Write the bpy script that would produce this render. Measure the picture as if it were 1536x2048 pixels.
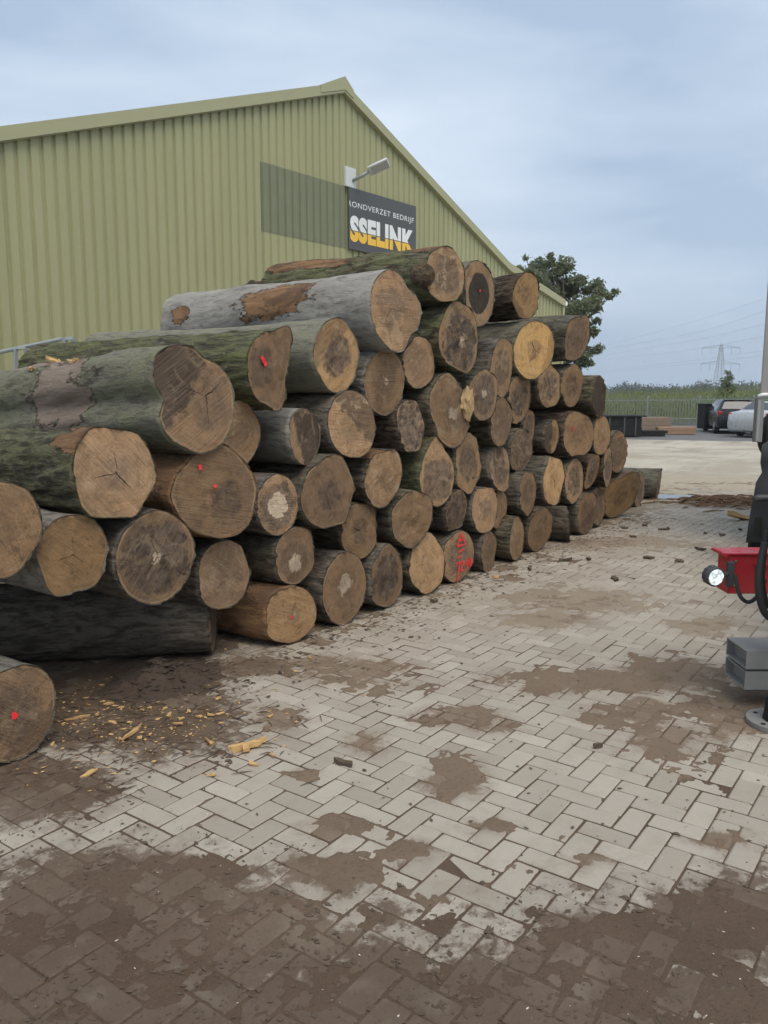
import bpy, bmesh, math, random
import numpy as np
from mathutils import Vector, Matrix, noise as mnoise

# ------------------------------------------------------------------ camera
# World: X runs along the front of the log pile, Y goes away from it towards the shed, Z up (metres).
SC = bpy.context.scene
for o in list(bpy.data.objects): bpy.data.objects.remove(o)
HCAM = 1.74; FPX = 1608.0; PITCH = math.atan(237 / FPX); HEAD = math.radians(90 - 35.66)
PH = math.radians(35.66)
FW = Vector((math.cos(PH), math.sin(PH), 0)); RT = Vector((math.sin(PH), -math.cos(PH), 0))
cam_d = bpy.data.cameras.new('camera'); cam = bpy.data.objects.new('camera', cam_d)
SC.collection.objects.link(cam); SC.camera = cam
cam.location = (0, 0, HCAM); cam.rotation_euler = (math.pi / 2 - PITCH, 0, PH - math.pi / 2)
cam_d.sensor_fit = 'VERTICAL'; cam_d.sensor_height = 24; cam_d.lens = 24 * FPX / 2048
cam_d.clip_start = 0.05; cam_d.clip_end = 5000

# ------------------------------------------------------------------ sky, sun, exposure
SUN_EL, SUN_AZ = math.radians(60), math.radians(238)      # azimuth of the bright part of the cloud, anticlockwise from +X
W = bpy.data.worlds.new('World'); SC.world = W; W.use_nodes = True
wt = W.node_tree; wt.nodes.clear()
def wn(t, **k):
    n = wt.nodes.new(t)
    for a, b in k.items(): setattr(n, a, b)
    return n
sky = wn('ShaderNodeTexSky', sky_type='NISHITA', sun_disc=False)
sky.sun_elevation = SUN_EL; sky.sun_rotation = math.pi / 2 - SUN_AZ; sky.air_density = 1.2; sky.dust_density = 2.0
tc = wn('ShaderNodeTexCoord'); mp = wn('ShaderNodeMapping'); mp.inputs['Scale'].default_value = (1.0, 1.0, 3.6)
mp.inputs['Rotation'].default_value = (0.25, 0.15, 0.6)
n1 = wn('ShaderNodeTexNoise'); n1.inputs['Scale'].default_value = 1.7; n1.inputs['Detail'].default_value = 7; n1.inputs['Roughness'].default_value = .50
n1.inputs['Distortion'].default_value = .35
cr = wn('ShaderNodeValToRGB'); cr.color_ramp.elements[0].position = .38; cr.color_ramp.elements[1].position = .64
cr.color_ramp.elements[0].color = (3.6, 4.6, 6.0, 1); cr.color_ramp.elements[1].color = (6.1, 6.95, 8.0, 1)
mx = wn('ShaderNodeMix', data_type='RGBA'); mx.inputs[0].default_value = .92
bg = wn('ShaderNodeBackground'); bg.inputs['Strength'].default_value = .074; wo = wn('ShaderNodeOutputWorld')
L = wt.links.new
L(tc.outputs['Generated'], mp.inputs['Vector']); L(mp.outputs[0], n1.inputs['Vector']); L(n1.outputs['Fac'], cr.inputs[0])
L(sky.outputs[0], mx.inputs[6]); L(cr.outputs[0], mx.inputs[7]); L(mx.outputs[2], bg.inputs['Color']); L(bg.outputs[0], wo.inputs['Surface'])
sd = bpy.data.lights.new('sun', 'SUN'); sun = bpy.data.objects.new('sun', sd); SC.collection.objects.link(sun)
sd.energy = 1.5; sd.angle = math.radians(42); sd.color = (1, .90, .76)
_d = Vector((math.cos(SUN_AZ) * math.cos(SUN_EL), math.sin(SUN_AZ) * math.cos(SUN_EL), math.sin(SUN_EL)))
sun.rotation_euler = _d.to_track_quat('Z', 'Y').to_euler()
SC.view_settings.view_transform = 'Standard'; SC.view_settings.look = 'None'
SC.cycles.max_bounces = 6; SC.cycles.diffuse_bounces = 3; SC.cycles.glossy_bounces = 2; SC.cycles.transmission_bounces = 2; SC.cycles.volume_bounces = 0
SC.cycles.use_adaptive_sampling = True; SC.cycles.adaptive_threshold = .025
SC.view_settings.exposure = 0.80; SC.view_settings.gamma = 1; SC.view_settings.use_curve_mapping = False

# ------------------------------------------------------------------ helpers
RNG = random.Random(7); NP = np.random.default_rng(7)
COL = SC.collection
def LF(lat, fwd, z=0.0): return RT * lat + FW * fwd + Vector((0, 0, z))
def pray(x, y):
    X = (x - 768) / FPX; Y = (y - 1024) / FPX; c, s = math.cos(PITCH), math.sin(PITCH)
    return X, c - Y * s, -(s + Y * c)
def gnd(x, y, z=0.0):
    X, f, d = pray(x, y); t = (z - HCAM) / d; return LF(X * t, f * t, z)
def at(x, y, fwd):
    X, f, d = pray(x, y); t = fwd / f; return LF(X * t, fwd, HCAM + d * t)
def to_px(p):
    lat = p.dot(RT); f = p.dot(FW); dz = HCAM - p.z; c, s = math.cos(PITCH), math.sin(PITCH)
    Z = f * c + dz * s
    if Z < .1: return (-9e9, -9e9, Z)
    return 768 + FPX * lat / Z, 1024 + FPX * (dz * c - f * s) / Z, Z

def mesh(name, verts, faces, mat=None, smooth=False):
    me = bpy.data.meshes.new(name); me.from_pydata([tuple(v) for v in verts], [], faces)
    if mat: me.materials.append(mat)
    if smooth: me.polygons.foreach_set('use_smooth', [True] * len(me.polygons))
    me.update(); return me
def obj(name, me, parent=None, loc=None):
    o = bpy.data.objects.new(name, me); COL.objects.link(o)
    if parent: o.parent = parent
    if loc is not None: o.location = loc
    return o
def tag(o, label=None, cat=None, group=None, kind=None):
    if label: o['label'] = label
    if cat: o['category'] = cat
    if group: o['group'] = group
    if kind: o['kind'] = kind
    return o
def thing(name, label, cat, loc=(0, 0, 0), rz=0, group=None):
    o = bpy.data.objects.new(name, None); COL.objects.link(o); o.location = loc; o.rotation_euler = (0, 0, rz)
    o.empty_display_size = .1
    return tag(o, label, cat, group)
class MB:
    def __init__(s): s.v = []; s.f = []
    def add(s, vs, fs):
        b = len(s.v); s.v += [tuple(v) for v in vs]; s.f += [tuple(i + b for i in f) for f in fs]; return s
    def box(s, x0, x1, y0, y1, z0, z1, M=None, bev=0):
        if bev:
            bm = bmesh.new(); bmesh.ops.create_cube(bm, size=1)
            for v in bm.verts: v.co = Vector(((x0 + x1) / 2 + v.co.x * (x1 - x0), (y0 + y1) / 2 + v.co.y * (y1 - y0), (z0 + z1) / 2 + v.co.z * (z1 - z0)))
            bmesh.ops.bevel(bm, geom=bm.edges[:], offset=bev, segments=2, affect='EDGES', profile=.5)
            bm.verts.index_update(); vs = [v.co.copy() for v in bm.verts]; fs = [[v.index for v in f.verts] for f in bm.faces]; bm.free()
        else:
            vs = [Vector((x, y, z)) for x in (x0, x1) for y in (y0, y1) for z in (z0, z1)]
            fs = [(0, 1, 3, 2), (4, 6, 7, 5), (0, 4, 5, 1), (2, 3, 7, 6), (0, 2, 6, 4), (1, 5, 7, 3)]
        if M: vs = [M @ v for v in vs]
        return s.add(vs, fs)
    def tube(s, pts, r, n=8, caps=True):
        pts = [Vector(p) for p in pts]; rs = r if isinstance(r, (list, tuple)) else [r] * len(pts)
        vs = []; fs = []; up = None
        for i, p in enumerate(pts):
            d = (pts[min(i + 1, len(pts) - 1)] - pts[max(i - 1, 0)]).normalized()
            if up is None:
                up = d.orthogonal().normalized()
            else:
                up = (up - d * up.dot(d)).normalized()
            w = d.cross(up)
            for k in range(n):
                a = 2 * math.pi * k / n; vs.append(p + (up * math.cos(a) + w * math.sin(a)) * rs[i])
        for i in range(len(pts) - 1):
            for k in range(n):
                a, b = i * n + k, i * n + (k + 1) % n; fs.append((a, b, b + n, a + n))
        if caps: fs.append(tuple(range(n - 1, -1, -1))); fs.append(tuple(range((len(pts) - 1) * n, len(pts) * n)))
        return s.add(vs, fs)
    def cyl(s, a, b, r, n=16, r2=None): return s.tube([a, b], [r, r if r2 is None else r2], n)
    def build(s, name, mat, parent=None, smooth=False, loc=None):
        return obj(name, mesh(name, s.v, s.f, mat, smooth), parent, loc)
def smooth_by_angle(o, deg=40):
    me = o.data; me.polygons.foreach_set('use_smooth', [True] * len(me.polygons))
    me.set_sharp_from_angle(angle=math.radians(deg)) if hasattr(me, 'set_sharp_from_angle') else None

# ---- numpy value noise
_T = NP.random((256, 256))
def vnoise(x, y):
    xi = np.floor(x).astype(int); yi = np.floor(y).astype(int); fx = x - xi; fy = y - yi
    fx = fx * fx * (3 - 2 * fx); fy = fy * fy * (3 - 2 * fy)
    a = _T[xi & 255, yi & 255]; b = _T[(xi + 1) & 255, yi & 255]; c = _T[xi & 255, (yi + 1) & 255]; d = _T[(xi + 1) & 255, (yi + 1) & 255]
    return (a * (1 - fx) + b * fx) * (1 - fy) + (c * (1 - fx) + d * fx) * fy
def fbm(x, y, o=4, g=.5):
    s = 0; a = 1; t = 0
    for i in range(o): s = s + a * vnoise(x * 2 ** i + 17.3 * i, y * 2 ** i + 5.1 * i); t += a; a *= g
    return s / t

# ------------------------------------------------------------------ material builder
class NT:
    def __init__(s, name):
        s.m = bpy.data.materials.new(name); s.m.use_nodes = True; s.t = s.m.node_tree; s.t.nodes.clear()
        s.out = s.t.nodes.new('ShaderNodeOutputMaterial'); s.b = s.t.nodes.new('ShaderNodeBsdfPrincipled')
        s.t.links.new(s.b.outputs[0], s.out.inputs[0])
    def n(s, t, ins=None, **k):
        x = s.t.nodes.new(t)
        for a, b in k.items(): setattr(x, a, b)
        for a, b in (ins or {}).items(): s.set(x.inputs[a], b)
        return x
    def set(s, sock, v):
        if isinstance(v, bpy.types.NodeSocket): s.t.links.new(v, sock)
        else:
            if isinstance(v, (tuple, list)) and len(v) == 3 and sock.type == 'RGBA': v = (*v, 1)
            sock.default_value = v
    def math(s, op, a, b=0.0, c=0.0, clamp=False):
        x = s.n('ShaderNodeMath', operation=op, use_clamp=clamp); s.set(x.inputs[0], a); s.set(x.inputs[1], b); s.set(x.inputs[2], c); return x.outputs[0]
    def mix(s, f, a, b, mode='MIX'):
        x = s.n('ShaderNodeMix', data_type='RGBA', blend_type=mode, clamp_factor=True); s.set(x.inputs[0], f); s.set(x.inputs[6], a); s.set(x.inputs[7], b); return x.outputs[2]
    def noise(s, vec, scale, detail=4, rough=.55, dist=0):
        return s.n('ShaderNodeTexNoise', {'Vector': vec, 'Scale': scale, 'Detail': detail, 'Roughness': rough, 'Distortion': dist}).outputs['Fac']
    def sstep(s, x, a, b, lo=0.0, hi=1.0):
        k = s.n('ShaderNodeMapRange', interpolation_type='SMOOTHSTEP'); s.set(k.inputs[0], x)
        for i, q in enumerate((a, b, lo, hi)): s.set(k.inputs[i + 1], q)
        return k.outputs[0]
    def lin(s, x, a, b, lo, hi):
        k = s.n('ShaderNodeMapRange'); s.set(k.inputs[0], x)
        for i, q in enumerate((a, b, lo, hi)): s.set(k.inputs[i + 1], q)
        return k.outputs[0]
    def attr(s, name, typ='OBJECT'): return s.n('ShaderNodeAttribute', attribute_type=typ, attribute_name=name).outputs['Fac']
    def coords(s, kind='Object'): return s.n('ShaderNodeTexCoord').outputs[kind]
    def pos(s): return s.n('ShaderNodeNewGeometry').outputs['Position']
    def vmul(s, v, sc, loc=(0, 0, 0)): return s.n('ShaderNodeMapping', {'Vector': v, 'Scale': sc, 'Location': loc}).outputs[0]
    def vadd(s, a, b):
        x = s.n('ShaderNodeVectorMath', operation='ADD'); s.set(x.inputs[0], a); s.set(x.inputs[1], b); return x.outputs[0]
    def bump(s, h, dist=.01, strength=1.0):
        b = s.n('ShaderNodeBump', {'Height': h, 'Distance': dist, 'Strength': strength}); s.t.links.new(b.outputs[0], s.b.inputs['Normal']); return b
    def fin(s, col=None, rough=.8, **k):
        if col is not None: s.set(s.b.inputs['Base Color'], col)
        s.set(s.b.inputs['Roughness'], rough)
        for a, v in k.items(): s.set(s.b.inputs[a.replace('_', ' ')], v)
        return s.m
def plain(name, col, rough=.6, metal=0, var=.12, scale=6, bump=0, spec=None):
    t = NT(name); nz = t.noise(t.coords(), scale, 5, .6)
    c = t.mix(nz, tuple(q * (1 - var) for q in col), tuple(min(1, q * (1 + var)) for q in col))
    if bump: t.bump(t.noise(t.coords(), scale * 12, 4, .6), bump)
    m = t.fin(c, t.lin(nz, .3, .7, max(0, rough - .08), min(1, rough + .08)), Metallic=metal)
    if spec is not None: t.b.inputs['Specular IOR Level'].default_value = spec
    return m

# ---- bark: one material, driven by custom properties of the log parts
def bark_material():
    t = NT('bark'); P = t.coords(); rnd = t.n('ShaderNodeObjectInfo').outputs['Random']
    off = t.n('ShaderNodeCombineXYZ', {'X': t.math('MULTIPLY', rnd, 37.0), 'Y': t.math('MULTIPLY', rnd, 91.0), 'Z': 0.0}).outputs[0]
    V = t.vadd(P, off)
    tone, moss, rough, bare = (t.attr(k) for k in ('tone', 'moss', 'rough', 'bare'))
    big = t.noise(V, 2.2, 5, .6)
    blot = t.noise(t.vmul(V, (1, .6, 1)), 6.5, 6, .65, .6)
    fur = t.noise(t.vmul(V, (26, 6.5, 26)), 1.0, 7, .68, .5)
    fine = t.noise(t.vmul(V, (90, 40, 90)), 1.0, 4, .65)
    furm = t.sstep(fur, .40, .60)
    brown = t.mix(furm, (.022, .015, .010), (.125, .096, .068))
    brown = t.mix(t.math('MULTIPLY', t.sstep(big, .45, .65), .5), brown, (.10, .062, .038))
    grey = t.mix(blot, (.15, .138, .12), (.40, .385, .35))
    grey = t.mix(t.math('MULTIPLY', t.sstep(fine, .62, .74), .6), grey, (.10, .095, .085))
    grey = t.mix(t.math('MULTIPLY', t.sstep(fur, .50, .38), .45), grey, (.09, .08, .07))
    col = t.mix(tone, brown, grey)
    # lichen and moss
    mm = t.math('MULTIPLY', moss, t.sstep(t.math('ADD', t.math('MULTIPLY', blot, .6), t.math('MULTIPLY', fur, .5)), .38, .66))
    col = t.mix(mm, col, t.mix(fine, (.075, .090, .030), (.215, .225, .105)))
    lich = t.math('MULTIPLY', t.sstep(t.noise(V, 15, 5, .7), .60, .70), t.math('MULTIPLY', t.math('ADD', moss, .25), .5))
    col = t.mix(lich, col, (.34, .35, .28))
    cw = t.math('MULTIPLY', t.math('SUBTRACT', 1.0, furm), t.math('MULTIPLY', rough, .46)); col = t.mix(cw, col, (.020, .016, .011))
    # bark torn off: bare wood
    pat = t.math('ADD', t.attr('patch', 'GEOMETRY'), t.math('MULTIPLY', t.math('SUBTRACT', t.noise(t.vmul(V, (1, .45, 1)), 8, 7, .70), .5), 1.5))
    pm = t.sstep(pat, .47, .53)
    grain = t.noise(t.vmul(V, (40, 2.5, 40)), 1.0, 5, .6)
    wood = t.mix(grain, (.125, .066, .034), (.33, .195, .098))
    wood = t.mix(t.math('MULTIPLY', t.sstep(blot, .44, .60), .75), wood, (.085, .052, .035))
    wood = t.mix(t.attr('pgrey'), wood, t.mix(blot, (.13, .10, .082), (.34, .285, .235)))
    bm = t.math('MAXIMUM', pm, t.math('MULTIPLY', bare, t.sstep(big, .26, .40)))
    rim = t.math('MULTIPLY', t.math('SUBTRACT', t.sstep(pat, .44, .47), pm), .55)
    col = t.mix(rim, col, (.025, .018, .013))
    col = t.mix(bm, col, wood)
    h = t.math('MULTIPLY', t.math('MULTIPLY', fur, rough), 1.0)
    h = t.math('ADD', h, t.math('MULTIPLY', fine, .12)); h = t.math('ADD', h, t.math('MULTIPLY', blot, .25))
    h = t.math('SUBTRACT', h, t.math('MULTIPLY', bm, .75))
    t.bump(h, .05, 1.0)
    return t.fin(col, .86, Specular_IOR_Level=.25)
# ---- sawn end grain: one material, driven by custom properties of each face
def cut_material():
    t = NT('sawn_end_grain'); UV = t.n('ShaderNodeUVMap', uv_map='face').outputs[0]; P = t.coords()
    rnd = t.n('ShaderNodeObjectInfo').outputs['Random']
    off = t.n('ShaderNodeCombineXYZ', {'X': t.math('MULTIPLY', rnd, 53.0), 'Y': t.math('MULTIPLY', rnd, 17.0), 'Z': t.math('MULTIPLY', rnd, 71.0)}).outputs[0]
    V = t.vadd(UV, off)
    warm, stain, hr, pale, crack, sdx, sdy, so, dk, yl, lum, core = (t.attr(k) for k in ('warm', 'stain', 'hr', 'pale', 'crack', 'sdx', 'sdy', 'so', 'dark', 'yellow', 'lum', 'core'))
    sep = t.n('ShaderNodeSeparateXYZ', {'Vector': UV}); x, y = sep.outputs[0], sep.outputs[1]
    big = t.noise(V, 1.3, 5, .58, .4); med = t.noise(V, 3.4, 6, .62, .5); fine = t.noise(V, 16, 6, .68)
    r0 = t.math('SQRT', t.math('ADD', t.math('MULTIPLY', x, x), t.math('MULTIPLY', y, y)))
    r = t.math('ADD', r0, t.math('MULTIPLY', t.math('SUBTRACT', big, .5), .80))
    rr = t.math('ADD', r0, t.math('MULTIPLY', t.math('SUBTRACT', t.noise(V, 2.0, 2, .5), .5), .28))
    ring = t.math('SINE', t.math('MULTIPLY', rr, 70.0)); ring2 = t.math('SINE', t.math('MULTIPLY', t.math('ADD', rr, t.math('MULTIPLY', med, .12)), 21.0))
    sap = t.mix(warm, (.30, .195, .120), (.47, .282, .138))
    sap = t.mix(t.math('MULTIPLY', t.sstep(med, .35, .7), .55), sap, t.mix(warm, (.175, .108, .064), (.31, .175, .075)))
    sap = t.mix(yl, sap, (.68, .41, .15))
    heart = t.mix(t.sstep(med, .36, .64), (.045, .034, .028), (.190, .138, .102))
    heart = t.mix(t.math('MULTIPLY', t.sstep(fine, .45, .75), .35), heart, (.16, .12, .09))
    hm = t.math('MULTIPLY', t.math('MULTIPLY', t.sstep(t.math('ADD', t.math('SUBTRACT', r, hr), t.math('MULTIPLY', t.math('SUBTRACT', med, .5), .7)), .10, -.08), stain), t.lin(t.noise(V, 2.6, 6, .66, .8), .34, .52, .55, 1.0))
    col = t.mix(hm, sap, heart)
    # second, one-sided stain
    sd_ = t.math('SUBTRACT', t.math('ADD', t.math('MULTIPLY', x, sdx), t.math('MULTIPLY', y, sdy)), so)
    sm = t.sstep(t.math('ADD', sd_, t.math('MULTIPLY', t.math('SUBTRACT', med, .5), .55)), -.04, .07)
    col = t.mix(t.math('MULTIPLY', sm, dk), col, t.mix(fine, (.050, .035, .026), (.115, .080, .056)))
    # pale rot patch near the pith
    pm = t.sstep(t.math('SUBTRACT', t.math('ADD', r0, t.math('MULTIPLY', t.math('SUBTRACT', t.noise(V, 4.2, 6, .65), .5), .75)), pale), .03, -.03)
    pm = t.math('MULTIPLY', pm, t.math('GREATER_THAN', pale, .02))
    col = t.mix(pm, col, t.mix(fine, (.46, .35, .24), (.68, .56, .42)))
    crm = t.math('MULTIPLY', t.sstep(t.noise(t.vadd(V, (4.4, 8.8, 0)), 1.7, 5, .6, 1.4), .55, .62), t.attr('cream'))
    col = t.mix(crm, col, t.mix(fine, (.34, .25, .155), (.56, .42, .265)))
    # growth rings, saw marks, speckle
    col = t.mix(t.math('MULTIPLY', t.sstep(ring, -.2, 1.0), t.math('MULTIPLY', t.sstep(big, .35, .65), .34)), col, t.mix(.5, col, (.06, .04, .028)))
    col = t.mix(t.math('MULTIPLY', t.sstep(ring2, .2, 1.0), t.math('MULTIPLY', t.sstep(med, .4, .7), .36)), col, (.10, .068, .045))
    ang = t.math('MULTIPLY', rnd, 6.28)
    rot = t.n('ShaderNodeVectorRotate', {'Vector': V, 'Angle': ang}, rotation_type='Z_AXIS').outputs[0]
    saw = t.noise(t.vmul(rot, (1.2, 46, 1)), 1.0, 3, .6)
    col = t.mix(t.math('MULTIPLY', t.sstep(saw, .48, .75), .36), col, (.40, .31, .215))
    col = t.mix(t.math('MULTIPLY', t.sstep(saw, .48, .28), .42), col, (.07, .05, .036))
    col = t.mix(t.math('MULTIPLY', t.sstep(fine, .58, .70), .30), col, (.06, .044, .033))
    wsh = t.noise(t.vadd(V, (9.1, 3.3, 0)), 2.3, 7, .68, 1.2)
    col = t.mix(t.math('MULTIPLY', t.sstep(wsh, .54, .68), .50), col, (.085, .060, .044)); col = t.mix(t.math('MULTIPLY', t.sstep(wsh, .46, .32), .34), col, t.mix(warm, (.37, .28, .195), (.52, .36, .195)))
    # grey weathering film
    col = t.mix(t.math('MULTIPLY', t.sstep(t.noise(V, .9, 4, .6), .45, .62), t.math('MULTIPLY', t.math('SUBTRACT', 1.0, yl), .22)), col, (.18, .135, .10))
    ck = t.math('MULTIPLY', t.sstep(t.math('SUBTRACT', t.math('ADD', r0, t.math('MULTIPLY', t.math('SUBTRACT', t.noise(V, 3.5, 6, .65), .5), .22)), core), .025, -.025), t.math('GREATER_THAN', core, .02))
    col = t.mix(t.math('MULTIPLY', ck, .94), col, t.mix(fine, (.014, .012, .011), (.07, .058, .048)))
    lu = t.n('ShaderNodeCombineColor', {0: lum, 1: lum, 2: lum}).outputs[0]; col = t.mix(1.0, col, lu, 'MULTIPLY')
    # drying cracks: three rays from the pith
    cm = None
    for k, (da, wd) in enumerate(((0, .016), (2.2, .009), (4.0, .007))):
        rv = t.n('ShaderNodeVectorRotate', {'Vector': UV, 'Angle': t.math('ADD', ang, da)}, rotation_type='Z_AXIS').outputs[0]
        s2 = t.n('ShaderNodeSeparateXYZ', {'Vector': rv}); px_, py_ = s2.outputs[0], s2.outputs[1]
        wob = t.math('MULTIPLY', t.math('SUBTRACT', t.noise(t.vadd(V, (k * 3.1, 0, 0)), 4.5, 3, .6), .5), .14)
        dd = t.math('ABSOLUTE', t.math('ADD', py_, wob))
        c1 = t.math('MULTIPLY', t.sstep(dd, wd, wd * .3), t.math('MULTIPLY', t.sstep(px_, -.06, .02), t.sstep(t.math('ADD', px_, t.math('MULTIPLY', big, .8)), .95, .55)))
        cm = c1 if cm is None else t.math('MAXIMUM', cm, c1)
    cm = t.math('MULTIPLY', cm, crack)
    col = t.mix(cm, col, (.012, .008, .006))
    # inner bark at the rim
    rimn = t.math('ADD', t.attr('rim', 'GEOMETRY'), t.math('MULTIPLY', t.math('SUBTRACT', med, .5), .05))
    col = t.mix(t.math('MULTIPLY', t.sstep(rimn, .93, .965), t.math('MULTIPLY', t.sstep(big, .42, .60), .7)), col, (.34, .235, .135))
    col = t.mix(t.math('MULTIPLY', t.sstep(rimn, .975, .998), .55), col, (.09, .063, .044))
    h = t.math('ADD', t.math('MULTIPLY', saw, .5), t.math('MULTIPLY', fine, .5)); h = t.math('ADD', h, t.math('MULTIPLY', med, .8)); h = t.math('SUBTRACT', h, t.math('MULTIPLY', cm, 1.5))
    t.bump(h, .010, 1.0)
    return t.fin(col, .85, Specular_IOR_Level=.2)

def dirt_color(t, wet):
    P = t.pos(); a = t.noise(P, 3.0, 6, .62); b = t.noise(P, 60, 5, .7); c = t.noise(P, 320, 2, .6)
    dry = t.mix(a, (.150, .110, .076), (.235, .178, .126)); mud = t.mix(a, (.052, .032, .020), (.102, .066, .042))
    col = t.mix(wet, dry, mud); col = t.mix(t.math('MULTIPLY', t.sstep(b, .52, .70), .5), col, (.045, .033, .026))
    col = t.mix(t.math('MULTIPLY', t.sstep(c, .66, .74), .45), col, (.36, .32, .27)); return col, b, c
def paver_material():
    t = NT('concrete_paver'); P = t.pos(); rnd = t.n('ShaderNodeObjectInfo').outputs['Random']
    br = t.math('ADD', t.attr('shade', 'GEOMETRY'), t.attr('shade'))
    d = t.math('ADD', t.attr('dirt', 'GEOMETRY'), t.attr('dirt'))
    rel = t.n('ShaderNodeVectorMath', operation='SUBTRACT'); t.set(rel.inputs[0], P); t.set(rel.inputs[1], t.n('ShaderNodeObjectInfo').outputs['Location']); sx = t.n('ShaderNodeSeparateXYZ', {'Vector': rel.outputs[0]})
    d = t.math('ADD', d, t.math('ADD', t.math('MULTIPLY', sx.outputs[0], t.attr('dirt_dx')), t.math('MULTIPLY', sx.outputs[1], t.attr('dirt_dy'))))
    wet = t.math('ADD', t.attr('wet', 'GEOMETRY'), t.attr('wet'))
    med = t.noise(P, 9, 6, .65); fine = t.noise(P, 170, 4, .7); big = t.noise(P, 1.6, 5, .6); grit = t.noise(P, 420, 2, .6)
    c = t.mix(br, (.300, .270, .228), (.440, .405, .350)); c = t.mix(t.math('MULTIPLY', med, .6), c, (.315, .268, .208))
    c = t.mix(t.math('MULTIPLY', t.sstep(grit, .56, .70), .45), c, (.19, .17, .145)); c = t.mix(t.math('MULTIPLY', t.sstep(fine, .60, .75), .4), c, (.52, .49, .44))
    col, b2, c2 = dirt_color(t, wet)
    film = t.math('ADD', t.math('ADD', t.math('SUBTRACT', t.math('MULTIPLY', d, .85), .34), t.math('MULTIPLY', wet, .52)), t.math('ADD', t.math('MULTIPLY', t.math('SUBTRACT', t.noise(P, 10, 8, .74, .3), .5), 1.9), t.math('MULTIPLY', t.math('SUBTRACT', t.noise(P, 3.2, 5, .62), .5), 1.5)))
    fm = t.math('ADD', t.math('MULTIPLY', t.sstep(film, -.55, .25), .42), t.math('MULTIPLY', t.sstep(film, -.06, .20), .53)); c = t.mix(fm, c, col)
    dust = t.math('MULTIPLY', t.sstep(t.noise(P, 4.0, 5, .65), .48, .70), .28); c = t.mix(dust, c, (.24, .20, .155))
    t.bump(t.math('ADD', t.math('MULTIPLY', fine, .6), t.math('MULTIPLY', grit, .4)), .0022, .8)
    return t.fin(c, t.lin(wet, 0, 1, .86, .70), Specular_IOR_Level=.3)
def sand_material():
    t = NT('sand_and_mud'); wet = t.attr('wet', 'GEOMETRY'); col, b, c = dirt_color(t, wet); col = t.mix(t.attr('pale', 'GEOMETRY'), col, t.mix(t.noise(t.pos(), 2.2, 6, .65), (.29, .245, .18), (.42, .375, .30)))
    t.bump(t.math('ADD', b, t.math('MULTIPLY', c, .35)), .006, .9)
    return t.fin(col, t.lin(wet, 0, 1, .92, .74), Specular_IOR_Level=.25)

M = {}
M['bark'] = bark_material(); M['cut'] = cut_material(); M['paver'] = paver_material(); M['sand'] = sand_material()
M['paint_red'] = plain('red_spray_paint', (.86, .035, .045), .55, var=.15, scale=30)
M['white'] = plain('white_paint', (.78, .80, .80), .5, var=.05); M['yellow'] = plain('yellow_paint', (.85, .52, .06), .5, var=.05)
M['sign'] = plain('anthracite_sign', (.082, .084, .086), .5, var=.12, scale=2)
M['galv'] = plain('galvanised_steel', (.33, .36, .36), .6, .3, var=.15, scale=8)
M['lampgrey'] = plain('lamp_grey', (.60, .62, .62), .45, 0, var=.06)
M['lampunder'] = plain('lamp_underside', (.40, .41, .40), .4, 0, var=.1, scale=20)
M['black'] = plain('black_steel', (.016, .016, .016), .7, 0, var=.3, scale=9, spec=.25)
M['rubber'] = plain('black_rubber', (.018, .018, .018), .75, 0, var=.25)
M['dgrey'] = plain('dark_grey_plastic', (.055, .058, .062), .6, 0, var=.2)
M['steel'] = plain('grey_painted_steel', (.25, .25, .24), .5, .2, var=.18, scale=9, bump=.0006)
t = NT('red_truck_paint'); P = t.coords(); w_ = t.noise(P, 16, 7, .72); g = t.mix(t.noise(P, 5, 5, .6), (.36, .016, .024), (.48, .026, .036)); g = t.mix(t.sstep(w_, .66, .69), g, (.10, .075, .06)); g = t.mix(t.math('MULTIPLY', t.sstep(t.noise(t.vmul(P, (1, 1, .3)), 9, 5, .6), .5, .7), .35), g, (.20, .12, .09)); M['red'] = t.fin(g, t.lin(w_, .4, .6, .32, .55))
M['tarp'] = plain('greige_body_panel', (.36, .335, .315), .55, 0, var=.08)
M['chrome'] = plain('bright_metal', (.62, .62, .60), .3, .8, var=.1)

# ------------------------------------------------------------------ ground, apron, road
def sheet(name, pts, z, mat, kind='structure'):
    return tag(obj(name, mesh(name, [(p[0], p[1], z) for p in pts], [tuple(range(len(pts)))], mat)), kind=kind)
t = NT('field_ground'); P = t.pos(); g = t.mix(t.noise(P, .05, 6, .6), (.060, .085, .030), (.115, .125, .055)); M['field'] = t.fin(g, .95)
sheet('ground', [(-300, -300), (900, -300), (900, 900), (-300, 900)], -.10, M['field'])
t = NT('sandy_concrete'); P = t.pos()
a_, b_, c_, tr = t.noise(P, .55, 6, .62, .4), t.noise(P, 5, 6, .68), t.noise(P, 90, 4, .7), t.noise(t.vmul(P, (.10, .9, 1)), 1.0, 5, .6, .5)
g = t.mix(t.sstep(a_, .35, .65), (.335, .298, .235), (.46, .425, .355)); g = t.mix(t.math('MULTIPLY', t.sstep(b_, .5, .72), .5), g, (.29, .245, .185))
g = t.mix(t.math('MULTIPLY', t.sstep(tr, .54, .62), .45), g, (.22, .195, .16)); g = t.mix(t.math('MULTIPLY', t.sstep(c_, .58, .72), .3), g, (.15, .13, .105))
t.bump(t.math('ADD', b_, t.math('MULTIPLY', c_, .4)), .012, .8); M['apron'] = t.fin(g, .92)
sheet('concrete_apron', [(-14, -16), (30.2, -16), (33.6, 1.0), (31.0, 9.8), (29, 16), (-14, 13)], -.012, M['apron'])
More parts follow.
